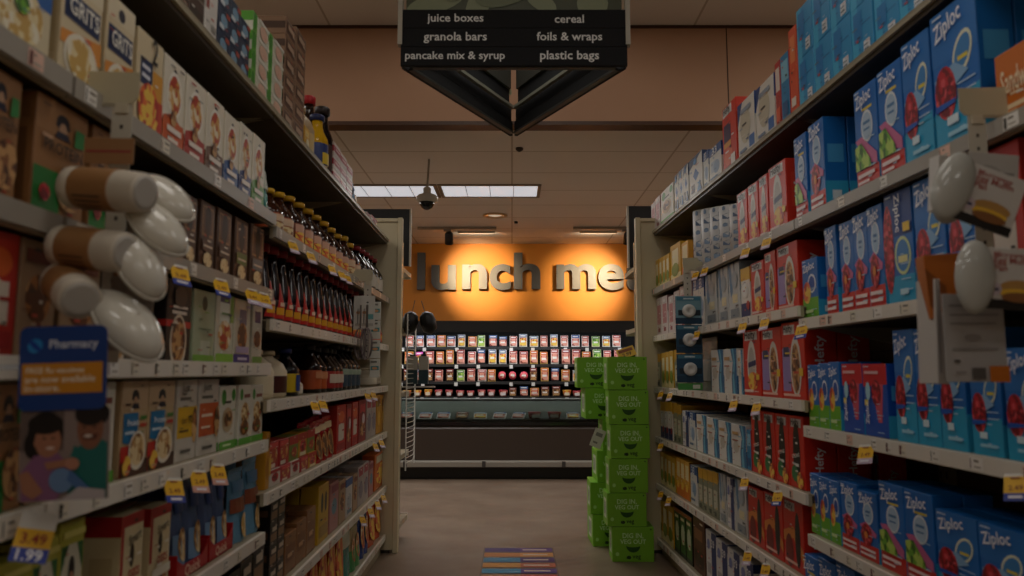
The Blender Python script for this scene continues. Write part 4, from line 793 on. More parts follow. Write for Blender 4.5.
# dome camera
c = on_Y(427, 201, 5.7); root = empty('dome_camera', (c.x, 5.7, c.z)); tag(root, 'white dome security camera hanging from a rod', 'security camera')
m = MB(); m.tube([(0,0,.1), (.012,0,ZL_-c.z)], .009, 'b0a898'); m.build('rod', root)
m = MB(); m.lathe([(.02,.11), (.03,.1), (.03,.06), (.07,.045), (.085,.03), (.085,0), (.06,-.01)], 'c9c3b6'); m.build('housing', root)
m = MB(); m.lathe([(.056,-.008), (.055,-.03), (.04,-.055), (.015,-.068)], '0a0a0c/g'); m.build('dome', root)
# round downlight
c = on_Y(495, 215, 7.8); root = empty('downlight', (c.x, c.y, ZL_)); tag(root, 'round recessed downlight in the low ceiling', 'ceiling light')
m = MB(); m.lathe([(.13,-.001), (.13,-.012), (.09,-.016), (.085,-.004), (.08,-.001)], 'd2a878', 28); m.build('trim_ring', root)
m = MB(); m.lathe([(.078,-.001), (.07,-.004)], emis('downlight_lamp', 'f0dcc0', .45), 24); m.build('lamp', root)
c = on_Y(516, 222, 8.15); o = MB(); o.lathe([(.02,-.02), (.02,-.001)], '2a2420'); o = o.build('sprinkler_head'); o.location = (c.x, c.y, ZL_); tag(o, 'tiny dark sprinkler head beyond the round downlight', 'sprinkler')
c = on_Y(519.5, 138, 5.35); o = MB(); o.lathe([(.008,-.03), (.028,-.015), (.028,-.001)], '3a2a20'); o = o.build('sprinkler_head'); o.location = (c.x, 5.4, ZL_); tag(o, 'dark sprinkler head just below the aisle sign tip', 'sprinkler')
# tracks with spotlights
SPOT = []
def track(x0, x1, heads, label):
    root = empty('light_track', ((x0+x1)/2, 8.45, ZL_)); tag(root, label, 'track light'); c_ = (x0+x1)/2
    m = MB(); m.box((x0-c_, -.018, -.03), (x1-c_, .018, -.002), '9c8f80'); m.build('rail', root)
    for hx in heads:
        m = MB(); m.box((hx-c_-.06,-.02,-.055), (hx-c_+.02,.02,-.03), '8a8078'); m.tube([(hx-c_,0,-.04), (hx-c_,0,-.09)], .012, '141214')
        M = Matrix.Translation((hx-c_, 0, -.13)) @ Matrix.Rotation(R(28), 4, 'X')
        m.lathe([(.03,.07), (.045,.05), (.05,-.07)], '141214', 16, M=M); m.build('spot_head', root)
        ld = bpy.data.lights.new('spot', 'SPOT'); ld.energy = 320; ld.spot_size = R(58); ld.spot_blend = 1.0; ld.color = (1, .80, .50); ld.shadow_soft_size = .04
        lo = bpy.data.objects.new('spot', ld); col.objects.link(lo); lo.parent = root; lo.location = (hx-c_, .03, -.2)
        tgt = Vector((hx+.32 if hx < 0 else hx-.35, YW, 2.40 if hx < 0 else 2.33)); d = tgt-Vector((hx, 8.48, ZL_-.2)); lo.rotation_euler = d.to_track_quat('-Z', 'Y').to_euler()
        SPOT.append(lo)
track(-1.08, -.18, (-.72,), 'ceiling track with a black spotlight above the letter n')
track(.70, 1.75, (1.32,), 'ceiling track at the right end of the orange wall')
for x, nm in ((-.42, 'left'), (1.02, 'right')):  # bars added for the glow around the tracks, not lamps of the store
    o = MB(); o.box((-.22,-.02,-.02), (.22,.02,-.001), 'cdbfae'); o.face([(-.2,.0205,-.018),(.2,.0205,-.018),(.2,.0205,-.004),(-.2,.0205,-.004)], 'f4e0c0'); o = o.build('added_glow_bar'); o.location = (x, 8.75, ZL_); tag(o, 'added light bar washing the %s part of the orange wall' % nm, 'ceiling light')
    ld = bpy.data.lights.new('added_bar_light', 'AREA'); ld.shape = 'RECTANGLE'; ld.size = .4; ld.size_y = .03; ld.energy = .0 + 1.4; ld.color = (1, .85, .6)
    lo = bpy.data.objects.new('added_bar_light', ld); col.objects.link(lo); lo.parent = o; lo.location = (0, .0, -.04); lo.rotation_euler = (R(70), 0, 0)

# refrigerated meat case
CX0, CX1 = -2.4, 2.6; YC = 8.5
root = empty('refrigerated_case', (0, YC, 0)); tag(root, 'long open refrigerated case of packaged meat below the orange wall', 'display case')
def cpart(name, pts, k, x0=CX0, x1=CX1, par=None): m = MB(); m.xprism(pts, x0, x1, k); return m.build(name, par or root)
cpart('kick_plate', [(.08,0),(1.0,0),(1.0,.13),(.08,.13)], '0c0b0b')
cpart('lower_front', [(0,.13),(1.0,.13),(1.0,.62),(-.03,.62),(-.06,.56),(-.02,.22)], '40352e/s')
o = cpart('bumper', [(-.07,.15),(-.01,.14),(-.01,.215),(-.05,.215),(-.08,.2)], '989288/s')
m = MB()
for x in (-1.2, -.33, .55, 1.4): m.box((x,-.082,.15), (x+.04,-.06,.21), '3a3634')
m.build('bumper_clip', o)
cpart('well_rim', [(-.07,.60),(.02,.60),(.02,.635),(-.07,.635)], '1c1a1a/g')
g = MB(); g.xprism([(-.045,.635),(-.037,.635),(.045,.87),(.037,.87)], CX0, CX1, 'c8d0cc/t'); g.build('glass_guard', root)
cpart('guard_rail', [(.03,.865),(.055,.865),(.055,.885),(.03,.885)], '3a3a3a/m')
cpart('back_panel', [(.9,.62),(1.0,.62),(1.0,1.77),(.9,1.77)], '060606/r')
cpart('well_liner', [(.14,.661),(.16,.661),(.34,.87),(.32,.885)], '666a62')
cpart('canopy', [(.10,1.645),(.13,1.645),(.13,1.70),(.98,1.70),(.98,1.775),(.12,1.775)], '120e0b/r')
cpart('well_floor', [(.02,.62),(.9,.62),(.9,.66),(.02,.66)], '2a2826')
CZ = [1.485, 1.28, 1.075, .90]; CYd = [.52, .46, .40, .34]
for z, yd in zip(CZ, CYd):
    s = cpart('shelf', [(yd,z-.02),(.9,z-.02),(.9,z),(yd,z)], '1c1b1b')
    s2 = MB(); s2.box((CX0,yd-.006,z-.03), (CX1,yd-.001,z+.004), '2b2a2a')
    [s2.face([(CX0+.13*q+.03,yd-.0068,z-.05),(CX0+.13*q+.07,yd-.0068,z-.05),(CX0+.13*q+.07,yd-.0068,z-.008),(CX0+.13*q+.03,yd-.0068,z-.008)], 'dcdad4') for q in range(38) if (q*7) % 5 < 2]
    s2 = s2.build('price_channel', s)
LB_ = emis('case_lamp', 'f0f4ff', 2.2)
m = MB(); m.box((CX0+.1,.14,1.675), (CX1-.1,.17,1.695), LB_); m.build('lamp_tube', root)
for yy, zz, rx, e in ((.2, 1.685, 22, 14),):
    for i in range(3):
        ld = bpy.data.lights.new('case_light', 'AREA'); ld.shape = 'RECTANGLE'; ld.size = 1.5; ld.size_y = .06; ld.energy = e/3; ld.color = (.92, .96, 1)
        lo = bpy.data.objects.new('case_light', ld); col.objects.link(lo); lo.parent = root; lo.location = (CX0+.85+i*1.65, yy, zz); lo.rotation_euler = (R(rx), 0, 0)
# packs in the case
MPK = {}
def mpack(key, body, band, food, shape='card'):
    if key in MPK: return copy_tree(MPK[key])
    m = MB(); W, H = .1, .14
    if shape == 'card':
        m.box((-W/2,0,0), (W/2,.012,H), body, .002); m.box((-W*.42,-.012,H*.1), (W*.42,0,H*.72), 'F:'+food, .004)
        m.art([('r',.05,.74,.95,.98,band), ('r',.15,.82,.8,.9,'f4f2ee'), ('r',.2,.35,.75,.5,'f2efe8')], lambda x, y, d: (x-W/2, -.0125-d, y), W, H)
    elif shape == 'tub':
        m.lathe([(W*.38,0), (W*.5,H*.5), (W*.5,H*.58)], 'F:'+food, 14, c=(0,W*.5,0)); m.lathe([(W*.52,H*.58), (W*.52,H*.64), (W*.46,H*.66)], band, 14, c=(0,W*.5,0))
        m.box((-W*.3,-.006,H*.12), (W*.3,.004,H*.42), body)
    else:
        m.lathe([(W*.5,0), (W*.5,.02)], band, 18, M=Matrix.Translation((0,.02,H*.5)) @ Matrix.Rotation(R(90), 4, 'X')); m.art([('e',0.5,.5,.34,.26,'F:'+food), ('r',.25,.45,.75,.6,'f2efe8')], lambda x, y, d: (x-W/2, -.001-d, y), W, H)
    o = m.build('meat_package'); MPK[key] = o; return o
PK = {'w1':('e6e2e0','2c5aa0','meat','card','white and blue'),'w2':('e8e2da','b83c34','meat','card','white and red'),'w3':('ddd8d0','7a8aa8','fruit','card','white and grey'),'y1':('e0b45c','d8682c','meat','card','orange yellow'),
      'm1':('d83ca8','e060c0','fruit','card','magenta'),'p1':('d8a090','a83c3c','meat','card','pink'),'r1':('b82a3c','d84a5a','meat','round','round red'),'k1':('3a2a28','8a3a34','nuts','card','dark brown'),
      'g1':('e0d8b0','6a9a4a','green','card','pale green'),'t1':('e8d8c0','e0a040','fruit','tub','orange lidded'),'t2':('e8dcd8','c03a4a','meat','tub','red lidded'),'b1':('1c1c24','4a6aa0','meat','card','black and blue')}
ROWS = [('first', ['w2','w1','w1','y1','w1','w3','y1','g1','b1','b1','w2','w3','w3','p1','w3','w2','w1','w2','g1','w3','w2'], .155),
        ('second', ['y1','m1','p1','y1','y1','p1','w2','b1','w3','w3','w2','p1','y1','y1','w2','p1','p1','y1','g1','w2','p1'], .18),
        ('third', ['k1','b1','k1','p1','k1','g1','p1','w2','y1','r1','r1','r1','k1','y1','b1','y1','w3','k1','p1','w2','k1'], .165),
        ('fourth', ['t1','t1','t1','t2','t2','t2','t2','t2','t2','t2','k1','b1','y1','k1','k1','t1','t2','k1','b1','t2','t1'], .125)]
cnt = {}
for (rn, ks, hh), z, yd in zip(ROWS, CZ, CYd):
    n = len(ks)
    for i, k in enumerate(ks):
        a = PK[k]; o = mpack(k, *a[:4]); x = -1.28 + i*(2.62/n) + random.uniform(-.006, .006); w_ = 2.62/n*random.uniform(.68, .84)
        s = w_/.1; o.location = (x+w_/2, YC+yd+.03, z+.002); o.scale = (s, 1 if a[3] != 'tub' else .9, hh*random.uniform(.8, 1.0)/.14); o.rotation_euler = (0, 0, random.uniform(-.06, .06))
        cnt.setdefault((rn, k), []).append(o)
for (rn, k), os_ in cnt.items():
    for i, o in enumerate(os_):
        t = '%s meat pack, %s shelf of the refrigerated case' % (PK[k][4], rn)
        if len(os_) > 1: t += ', %s from left' % ['first', 'second', 'third', 'fourth', 'fifth', 'sixth', 'seventh', 'eighth', 'ninth'][i]
        tag(o, t, 'package', 'packages on the %s shelf of the refrigerated case' % rn)
wk = ['b1','w1','w1','k1','w3','w1','w1','t2','t2','w3','t2','b1']
for i, k in enumerate(wk):
    a = PK[k]; o = mpack(k, *a[:4]); o.location = (-1.2+i*.21, YC+.075, .665); o.scale = (1.5, 1, .8); o.rotation_euler = (R(-58) if a[3] == 'card' else 0, 0, random.uniform(-.3, .3))
    tag(o, '%s pack in the glass fronted well, %s from left' % (a[4], ['first','second','third','fourth','fifth','sixth','seventh','eighth','ninth','tenth','eleventh','last'][i]), 'package', 'packages lying in the case well')

# green cartons
def carton(x0, x1, yb, yt, Y, label, rz=0, z=None):
    o = item('dig_box'); a = on_Y(x0, yb, Y); b = on_Y(x1, yt, Y); W, D, H = dims('dig_box')
    zz = a.z if z is None else z; h = b.z-a.z
    o.location = ((a.x+b.x)/2, Y, zz); o.scale = ((b.x-a.x)/W, 1, h*.985/H); o.rotation_euler = (0, 0, rz); tag(o, label, 'carton', 'bright green vegetable cartons'); return zz+h
nm = ['bottom', 'second', 'third', 'fourth', 'fifth', 'top']
FX = [(611,652,0),(606.5,645.5,526.5),(609,647.5,492.8),(611,650,458.5),(609.5,649.5,424.3),(608.5,648.5,389.8)]
ZS = [.001] + [on_Y(600, f[2], 4.9).z for f in FX[1:]] + [on_Y(600, 356.3, 4.9).z]
def carton(x0, x1, z0, z1, Y, dep, rz, label):
    o = item('dig_box'); W, D, H = dims('dig_box'); a = on_Y(x0, 450, Y).x; b = on_Y(x1, 450, Y).x
    o.location = ((a+b)/2, Y, z0); o.scale = ((b-a)/W, dep/D, (z1-z0)*.985/H); o.rotation_euler = (0, 0, rz); tag(o, label, 'carton', 'bright green vegetable cartons')
for i, (a, b, _) in enumerate(FX): carton(a, b, ZS[i], ZS[i+1], 4.9, .195, (-.02, .02, 0, .02, -.01, .015)[i], 'green carton, %s of the front stack beside the right shelves' % nm[i])
BX = [(592,627),(590,626),(597,628),(603,628),(586,623),(578,616)]; zt = on_Y(500, 357, 5.32).z
for i, (a, b) in enumerate(BX): carton(a, b, .001+i*zt/6, .001+(i+1)*zt/6, 5.32, .29, (.03, -.02, .02, -.01, .02, -.02)[i], 'green carton, %s of the rear stack behind the front cartons' % nm[i])
def card(name, w, h, th, body, els, label, cat, loc, rot, par=None):
    m = MB(); m.box((-w/2,0,0), (w/2,th,h), body, min(.001, th/3)); m.art(els, lambda x, y, d: (x-w/2, -d, y), w, h); o = m.build(name, par); o.location = loc; o.rotation_euler = rot
    if label: tag(o, label, cat)
    return o
c = on_Y(630, 355, 4.95); card('price_card', .12, .08, .002, 'e0b422', [('r',.1,.55,.9,.85,'8a4a14'), ('t','2.99',.5,.3,.5,'2a1c10')], 'yellow price card lying on the top green carton', 'price card', (c.x-.01, 4.96, ZS[6]-.004), (R(-35), R(-18), 0))
c = on_Y(597, 448, 5.05); card('paper_tag', .08, .13, .002, 'd8d4cc', [('r',.2,.6,.8,.8,'8a8680'), ('r',.2,.2,.6,.3,'8a8680')], 'white paper tag hanging tilted beside the green cartons', 'paper tag', (c.x+.012, 5.312, c.z-.02), (0, R(22), 0))

# floor sticker
a = on_Y(484, 548, 5.28); m = MB(); w, h = .47, .95
els = [('r',0,.0,1,1,'6a5a52')]
rowsc = [('3a2a6a','5a3a7a'),('b8743a','c88a4a'),('2a7aa0','4a2a6a'),('c88a3a','b05a3a'),('2a8ab0','4a2a7a'),('b8743a','c04a3a'),('2a7aa0','4a2a6a')]
for i, (p_, q_) in enumerate(rowsc):
    y1 = 1-i/7-.015; y0 = 1-(i+1)/7+.02; els += [('r',.02,y0,.52,y1,p_), ('r',.52,y0,.98,y1,q_), ('r',.56,y0+.04,.9,y0+.07,'c8b8a8')]
m.box((0,-h,0), (w,0,.0015), '5a4c46'); m.art(els, lambda x, y, d: (x, y-h, .0015+d), w, h, .0002)
o = m.build('floor_sticker'); o.location = (a.x, 5.28, .0005); tag(o, 'striped purple, blue and orange sticker on the floor', 'floor sticker')

# end displays behind the end panels
def header(x0, x1, Y, z0, z1, label):
    root = empty('display_header', ((x0+x1)/2, Y, z0)); tag(root, label, 'sign board'); w = x1-x0
    m = MB(); m.box((-w/2,0,0), (w/2,.02,z1-z0), '16181a', .002); m.build('board', root)
    m = MB(); m.box((-w/2-.012,-.006,0), (-w/2,.03,z1-z0), 'c8c0b0/s'); m.box((w/2,-.006,0), (w/2+.012,.03,z1-z0), 'c8c0b0/s'); m.build('edge_strip', root)
a = on_Y(409, 266, 5.5); b = on_Y(409, 209, 5.5); header(-1.7, a.x, 5.5, a.z, b.z, 'dark header board behind the left end panel')
a = on_Y(630, 290, 5.5); b = on_Y(630, 206, 5.5); header(a.x, 1.9, 5.5, max(a.z, 1.96), b.z, 'dark header board behind the right end panel')
def endcap(x0, x1, label, sgn):
    root = empty('end_display', ((x0+x1)/2, 5.22, 0)); tag(root, label, 'shelving'); w = x1-x0
    m = MB(); m.box((-w/2,0,.0), (w/2,.03,2.1), 'a89c82/s'); m.build('back_panel', root)
    for z in (.16, .62, 1.05, 1.5, 1.93): m = MB(); m.box((-w/2,.03,z-.03), (w/2,.42,z), STEEL); m.box((-w/2,.42,z-.04), (w/2,.43,z+.005), STRIP); m.build('shelf', root)
    return root
xl = on_Y(404, 300, 5.3).x; xr = on_Y(633, 300, 5.3).x
endcap(xl-.95, xl, 'end shelves behind the left end panel', 1); endcap(xr, xr+.95, 'end shelves behind the right end panel', -1)
k_ = 0
for zz, key, ds in ((.162, 'tea_red', 'red box low on the left end display'), (1.93+.002, 'tan_mix', '')):
    if not ds: continue
    for i in range(3):
        o = item(key); o.location = (xl-.07, 5.63-i*.13, zz); o.rotation_euler = (0, 0, PI/2); o.scale = (1, .8, 1.9); tag(o, ds + ', ' + ['rear', 'middle', 'front'][i], 'box', 'red boxes on the left end display')
for i in range(3):
    o = item('tea_dark'); o.location = (xr+.08, 5.6-i*.13, 1.502); o.rotation_euler = (0, 0, -PI/2); o.scale = (1, .8, 1.25); tag(o, 'dark red box high on the right end display, ' + ['rear', 'middle', 'front'][i], 'box', 'dark red boxes on the right end display')
# wire rack
root = empty('wire_rack', (xl+.035, 5.3, .62)); tag(root, 'white wire rack beside the left end display', 'wire rack')
m = MB()
for y in (-.05, .4): m.tube([(0,y,-.1), (0,y,.98)], .005, 'c8c4ba')
m.build('frame', root)
m = MB()
for i in range(30): m.tube([(.0,-.05,-.05+i*.034), (.02,.17,-.05+i*.034), (0,.4,-.05+i*.034)], .0025, 'c8c4ba', 4)
m.build('wire_grid', root)
for i, (px, py) in enumerate(((410,322), (428,322))):
    c = on_Y(px, py, 5.35); m = MB(); m.lathe([(.01,-.09), (.05,-.06), (.06,0), (.05,.05), (.02,.075)], '0c0c0e', 12); m.tube([(0,0,.07), (.0,0,.16)], .003, '2a2a2a'); o = m.build('hanging_glove'); o.location = c; o.rotation_euler = (0, R(-18 if i else 12), 0)
    tag(o, 'black mitt hanging by the left end display, %s one' % ('right' if i else 'left'), 'mitt')
for i in range(2):
    c = on_Y(412+i*11, 384, 5.45); o = MB(); o.box((-.035,0,0), (.035,.05,.1), '1c3c44', .003); o.box((-.035,0,.1), (.035,.05,.2), 'a8a49a', .003); o.box((-.02,.01,.2), (.02,.04,.215), '2a2a2a'); o = o.build('tool_package'); o.location = c; tag(o, 'teal and grey package on the left end rack, %s one' % ('right' if i else 'left'), 'package')
c = on_Y(412, 386, 5.45); o = MB(); o.box((-.08,-.02,-.012), (.16,.08,-.002), 'a8a49a'); o = o.build('rack_tray'); o.location = c; tag(o, 'small grey tray holding two teal packages', 'tray')

# ================================================================== tags and strips along the shelves
def ptag(shelf, px, w=.05, h=.075, two=True, label='', big=False, sw=0):
    side, z, words = SH[shelf]; u = side.u(px, z, -.016); m = MB()
    g = .35 if big else .12; m.box((-w/2,0,-h*g), (w/2,.001,0), 'd8d4ca'); m.box((-w/2,-.0004,-h*.72), (w/2,.001,-h*g), 'e8b41c'); m.box((-w/2,-.0004,-h), (w/2,.001,-h*.72), ['c8b4c8', '2c3f9a', 'd8a090'][sw])
    fn = lambda x, y, d: (x-w/2, -.0006-d, y-h)
    m.art([('t','2.49' if not big else '3.49',.5,.46,.7,'a02c1c'), ('t','1.99',.5,.14,.7,'f0f0f4')] if big else [('t','2.49',.5,.46,.6,'8a3a1c'), ('r',.2,.08,.8,.18,'e8e4ec'), ('r',.3,.78,.7,.84,'8a3a1c')], fn, w, h)
    o = m.build('price_tag'); o.location = side.P(u, -.0175, z-.02); o.rotation_euler = (R(-36), R(8 if side.o < 0 else -8), side.rz + (R(-38) if side.o < 0 else R(38)))
    return o
TAGS = [('M5x','',0)]
TG = {'M2': [(178,1),(219,1),(250,0),(262,0)], 'M4': [(172,1),(197,2),(216,2)], 'L1': [(291,0),(309,0),(330,0),(340,0),(346,0)], 'L3': [(313,0),(321,0),(366,0),(372,0)], 'L4': [(374,0),(380,0)], 'L5': [(361,0),(369,0),(376,0),(382,0)],
      'R1': [(697,0),(706,0),(747,0),(768,0)], 'R2': [(698,0),(744,0),(766,0)], 'Q2': [(803,1)], 'R3': [(662,0),(671,0),(735,0),(758,0)], 'R4': [(662,0),(746,0),(779,1)], 'R5': [(662,0),(670,0),(749,0),(767,0)], 'Q3': [(867,0),(1016,1)], 'Q1': []}
for sh, ls in TG.items():
    ls = sorted(ls, key=lambda t: -t[0] if sh[0] in 'RQ' else t[0])
    for i, (px, k) in enumerate(ls):
        o = ptag(sh, px, .045 if sh[0] in 'MQ' else .04, .065, sw=k); t = 'small yellow price tag hanging from the ' + SH[sh][2]
        if len(ls) > 1: t += ', ' + ORD[i]
        tag(o, t, 'price tag', 'price tags hanging from the shelves')
o = ptag('M4', 22, .052, .078, big=True, sw=1); tag(o, 'large yellow and blue price tag at the lower left corner', 'price tag')
o.rotation_euler = (R(-20), R(14), L.rz + R(-55)); o.location = Vector(o.location) + L.n*-.03 + Vector((0,0,.022))

def strip_holder(side, px, z, drop, label, wcard=.11, lean=0, w0=-.06):
    """shelf flag: card on an arm plus hanging clip strip"""
    u = side.u(px, z, w0); root = empty('clip_strip', side.P(u, w0, z), 0); tag(root, label, 'clip strip')
    m = MB(); m.xprism([(-.006,-.02),(.0,-.02),(.0,.0),(-.006,.0)], -.012, .012, 'c8bfa8'); m.box((-.02,-.001,-drop), (.02,.0,.005), 'ccc6b6'); 
    for i in range(int(drop/.03)): m.face([(-.003,-.0012,-.02-i*.03), (.003,-.0012,-.02-i*.03), (.003,-.0012,-.012-i*.03), (-.003,-.0012,-.012-i*.03)], '3a362e')
    m.build('strip', root)
    m = MB(); s = side.o; m.box((min(0, s*.08)-.002,-.003,-.006), (max(0, s*.08)+.002,.0,.0), 'a89f88'); m.build('arm', root)
    m = MB(); X0, X1 = (-wcard, wcard*.25) if s < 0 else (-wcard*.25, wcard)
    m.prism([(X0,.018),(X0+.02,.002),(X1-.01,.0),(X1,.012),(X1,.062),(X0+.035,.066),(X0+.02,.045),(X0,.04)] if s < 0 else [(X0,.012),(X0+.01,.0),(X1-.02,.002),(X1,.018),(X1,.04),(X1-.02,.045),(X1-.035,.066),(X0,.062)], -.003, -.001, 'c4bca0'); m.build('flag_card', root)
    return root, u
# far left clip strip with whisks
rt, u = strip_holder(L, 368, 1.68, .42, 'clip strip with card flag, holding whisks on the far left', .10)
for i, dy in enumerate((0, .012)):
    P = L.P(u, -.06, 1.55); root = empty('whisk', (P.x-.03+i*.035, P.y-.012-dy, P.z)); tag(root, 'wire whisk on white card hanging from the far left clip strip, %s one' % ('right' if i else 'left'), 'whisk', 'whisks on the left clip strip')
    m = MB(); m.box((-.04,0,-.13), (.04,.001,.05), 'd8d6cc'); m.art([('e',.5,.8,.08,.04,'2a2824'), ('r',.5,.3,.9,.45,'6aa8a8'), ('e',.3,.5,.14,.1,'c8986a'), ('r',.1,.1,.9,.18,'b8b4a8')], lambda x, y, d: (x-.04, -d, y-.13), .08, .18); m.build('card', root)
    m = MB(); m.tube([(0,-.008,.0), (0,-.008,-.12)], .006, 'a8a4a4/m', 8); m.tube([(-.016,-.008,-.02), (-.016,-.008,-.1)], .002, '8a8686/m'); m.build('handle', root)
    m = MB()
    for q in range(5):
        a = q*PI/5; r = .034; pts = [(math.cos(a)*r*math.sin(t), -.012+math.sin(a)*r*.5*math.sin(t), -.12-.17*(1-math.cos(t))/2*1.0) for t in [j*PI/8 for j in range(9)]]; pts2 = [(-p[0], -.024-p[1]+0*p[1], p[2]) for p in pts]
        m.tube(pts, .0019, '9a9092/m', 5); m.tube([(-x, -.024-y, zz) for x, y, zz in pts], .0019, '9a9092/m', 5)
    m.build('wire_loops', root)
for i in range(4):
    P = L.P(u+.12, -.05, 1.50-i*.105); o = card('gadget_card', .055, .1, .004, 'd6d6cc', [('r',.1,.4,.9,.62,'3f8f96'), ('e',.5,.5,.28,.14,'d8a070'), ('r',.1,.8,.7,.9,'7a7a72')], 'white and teal gadget card behind the whisks, %s one' % ['top', 'second', 'third', 'bottom'][i], 'card', (P.x+.035, P.y, P.z-.02), (0, 0, 0)); o['group'] = 'gadget cards behind the whisks'
# far right clip strip with blue pucks
rt, u = strip_holder(RT, 687, 1.745, .62, 'clip strip with card flag above blue packages on the far right', .09)
P = RT.P(u, -.06, 1.62)
for i in range(3):
    zz = 1.55-i*.155-.1; root = empty('fresh_air_package', (P.x, P.y-.01, zz)); tag(root, 'blue hanging package with round white puck, %s of three' % ['top', 'middle', 'bottom'][i], 'package', 'blue packages on the right clip strip')
    m = MB(); m.box((-.07,0,0), (.07,.003,.15), '7aa4b4' if i == 0 else '23506e', .001); m.art([('r',0,.0,1,.22,'163c58'), ('r',.05,.84,.95,.97,'4a86a0'), ('r',.1,.3,.3,.5,'1a2c3a'), ('r',.7,.3,.95,.5,'1a2c3a'), ('r',.3,.88,.7,.93,'cfe0e6')], lambda x, y, d: (x-.07, -d, y), .14, .15); m.build('card', root)
    m = MB(); m.lathe([(.035,0), (.035,.014), (.028,.02), (.012,.02), (.01,.014)], 'dcdcd8', 22, M=Matrix.Translation((0,-.003,.07)) @ Matrix.Rotation(R(90), 4, 'X')); m.build('puck', root)
o = card('green_label', .13, .035, .003, '4a9a4a', [('r',.6,.2,.9,.8,'e0e4d8')], 'green label card under the blue hanging packages', 'label', (P.x, P.y-.01, zz-.04), (0, 0, 0))

# near left clip strip with tubes and white bowls
rt, u = strip_holder(L, 123, 1.715, .50, 'near left clip strip with a cream flag card', .125, w0=-.05)
def tube_pack(c, ax, r, ln, label):   # white tub lying along ax with a kraft sleeve
    q = Vector(ax).normalized().to_track_quat('Z', 'Y'); root = empty('breakfast_cup', c); root.rotation_euler = q.to_euler(); tag(root, label, 'cup', 'brown sleeved cups on the left clip strip')
    lathe_part([(r*.86,-ln/2), (r,-ln/2+.006), (r,-ln*.36), (r*.98,-ln*.35), (r*.98,ln*.30), (r*.93,ln*.48), (r*.88,ln/2)], 'cdc2b0', 'cup_body', root, 28)
    m = MB(); m.lathe([(r*1.01,-ln*.33), (r*1.015,-ln*.32), (r*1.015,ln*.18), (r*1.01,ln*.19)], '9a6f44', 28)
    for a in range(5): 
        t0 = PI*1.15+a*.26; P_ = [(r*1.03*math.cos(t0+dt), r*1.03*math.sin(t0+dt), zz) for dt, zz in ((0,-ln*.25), (.1,-ln*.25), (.1,ln*.1-.004*a), (0,ln*.1))]; m.face(P_, '5a4028')
    m.build('sleeve', root)
    m = MB(); m.lathe([(r*.80,ln/2-.0005), (r*.80,ln/2+.001), (r*.6,ln/2+.0012)], 'b8b2a8', 28); m.build('base_rim', root)
def at(px, py, Y): return on_Y(px, py, Y)
for px, py, Y, ax, ln, lb in ((107,190,1.28,(1,-.22,-.12),.155,'topmost brown sleeved cup lying on the near left clip strip'), (92,249,1.27,(1,-.25,-.13),.14,'middle brown sleeved cup on the near left clip strip'), (71,290,1.26,(.75,-.75,-.38),.12,'lowest brown sleeved cup, its white base facing out')):
    tube_pack(at(px, py, Y), ax, .036 if py > 200 else .037, ln, lb)
def bowl(c, rot, sx, sy, label, grp, thick=.35, name='plastic_dish', k='dcd9d2/g'):
    root = empty(name, c); root.rotation_euler = rot; tag(root, label, 'plastic dish', grp)
    m = MB(); prof = [(sx*math.cos(t), thick*sx*math.sin(t)) for t in [i*PI/2/7 for i in range(8)]]; prof[-1] = (.002, prof[-1][1])
    V = []; n = 24; Fs = []
    for (r, z) in prof:
        for i in range(n): a = 2*PI*i/n; V.append((r*math.cos(a), r*math.sin(a)*sy/sx, z))
    for a in range(len(prof)-1):
        for i in range(n): j = (i+1) % n; Fs.append((a*n+i, a*n+j, (a+1)*n+j, (a+1)*n+i))
    Fs.append(tuple(range(n-1, -1, -1))); m.raw(V, Fs, k, True); m.build('dish', root)
    m = MB(); V = []; Fs = []
    for (r, z) in ((1.0, 0), (1.05, -.002), (1.05, .003), (1.0, .004)):
        for i in range(n): a = 2*PI*i/n; V.append((r*sx*math.cos(a), r*sy*math.sin(a), z))
    for a in range(4):
        for i in range(n): j = (i+1) % n; b = (a+1) % 4; Fs.append((a*n+i, a*n+j, b*n+j, b*n+i))
    m.raw(V, Fs, k, True); m.build('rim', root); return root
def dish_rot(a):
    xl = Vector((math.cos(R(50+a)), .12, -math.sin(R(50+a)))).normalized(); zl = Vector((.72, -.42, .5)); zl = (zl - xl*zl.dot(xl)).normalized(); yl = zl.cross(xl)
    return Matrix((xl, yl, zl)).transposed().to_euler()
BW = [(165,199,1.37,-8,.044,.060),(157,229,1.32,-4,.044,.064),(138,266,1.29,10,.044,.066),(127,326,1.28,0,.05,.074)]
for i, (px, py, Y, rr, sx, sy) in enumerate(BW):
    bowl(at(px, py, Y), (0, 0, 0), sy, sx, 'white plastic dish hanging on the near left strip, %s of four' % ['topmost', 'second', 'third', 'lowest'][i], 'white plastic dishes on the left strip', .5, k='d9d4c6/g').rotation_euler = dish_rot(rr)
m = MB(); m.prism([(-.05,-.16),(.03,-.16),(.032,.02),(.022,.10),(.008,.145),(-.008,.145),(-.02,.06),(-.045,0)], 0, .002, 'a8a19a/f'); m.art([('r',.1,.45,.7,.47,'b87a4a'), ('r',.15,.3,.5,.315,'7a746c'), ('r',.15,.25,.6,.26,'7a746c')], lambda x, y, d: (x-.05, -d, y-.16), .08, .3); o = m.build('backing_card'); o.location = at(138, 262, 1.345); tag(o, 'greyish plastic backing hanging behind the white dishes', 'backing card')
o = card('kraft_header', .09, .05, .002, '9a7048', [('r',.05,.45,.95,.52,'9a2c34')], 'brown header card above the sleeved cups', 'header card', at(108,164,1.36), (0, 0, R(4)))
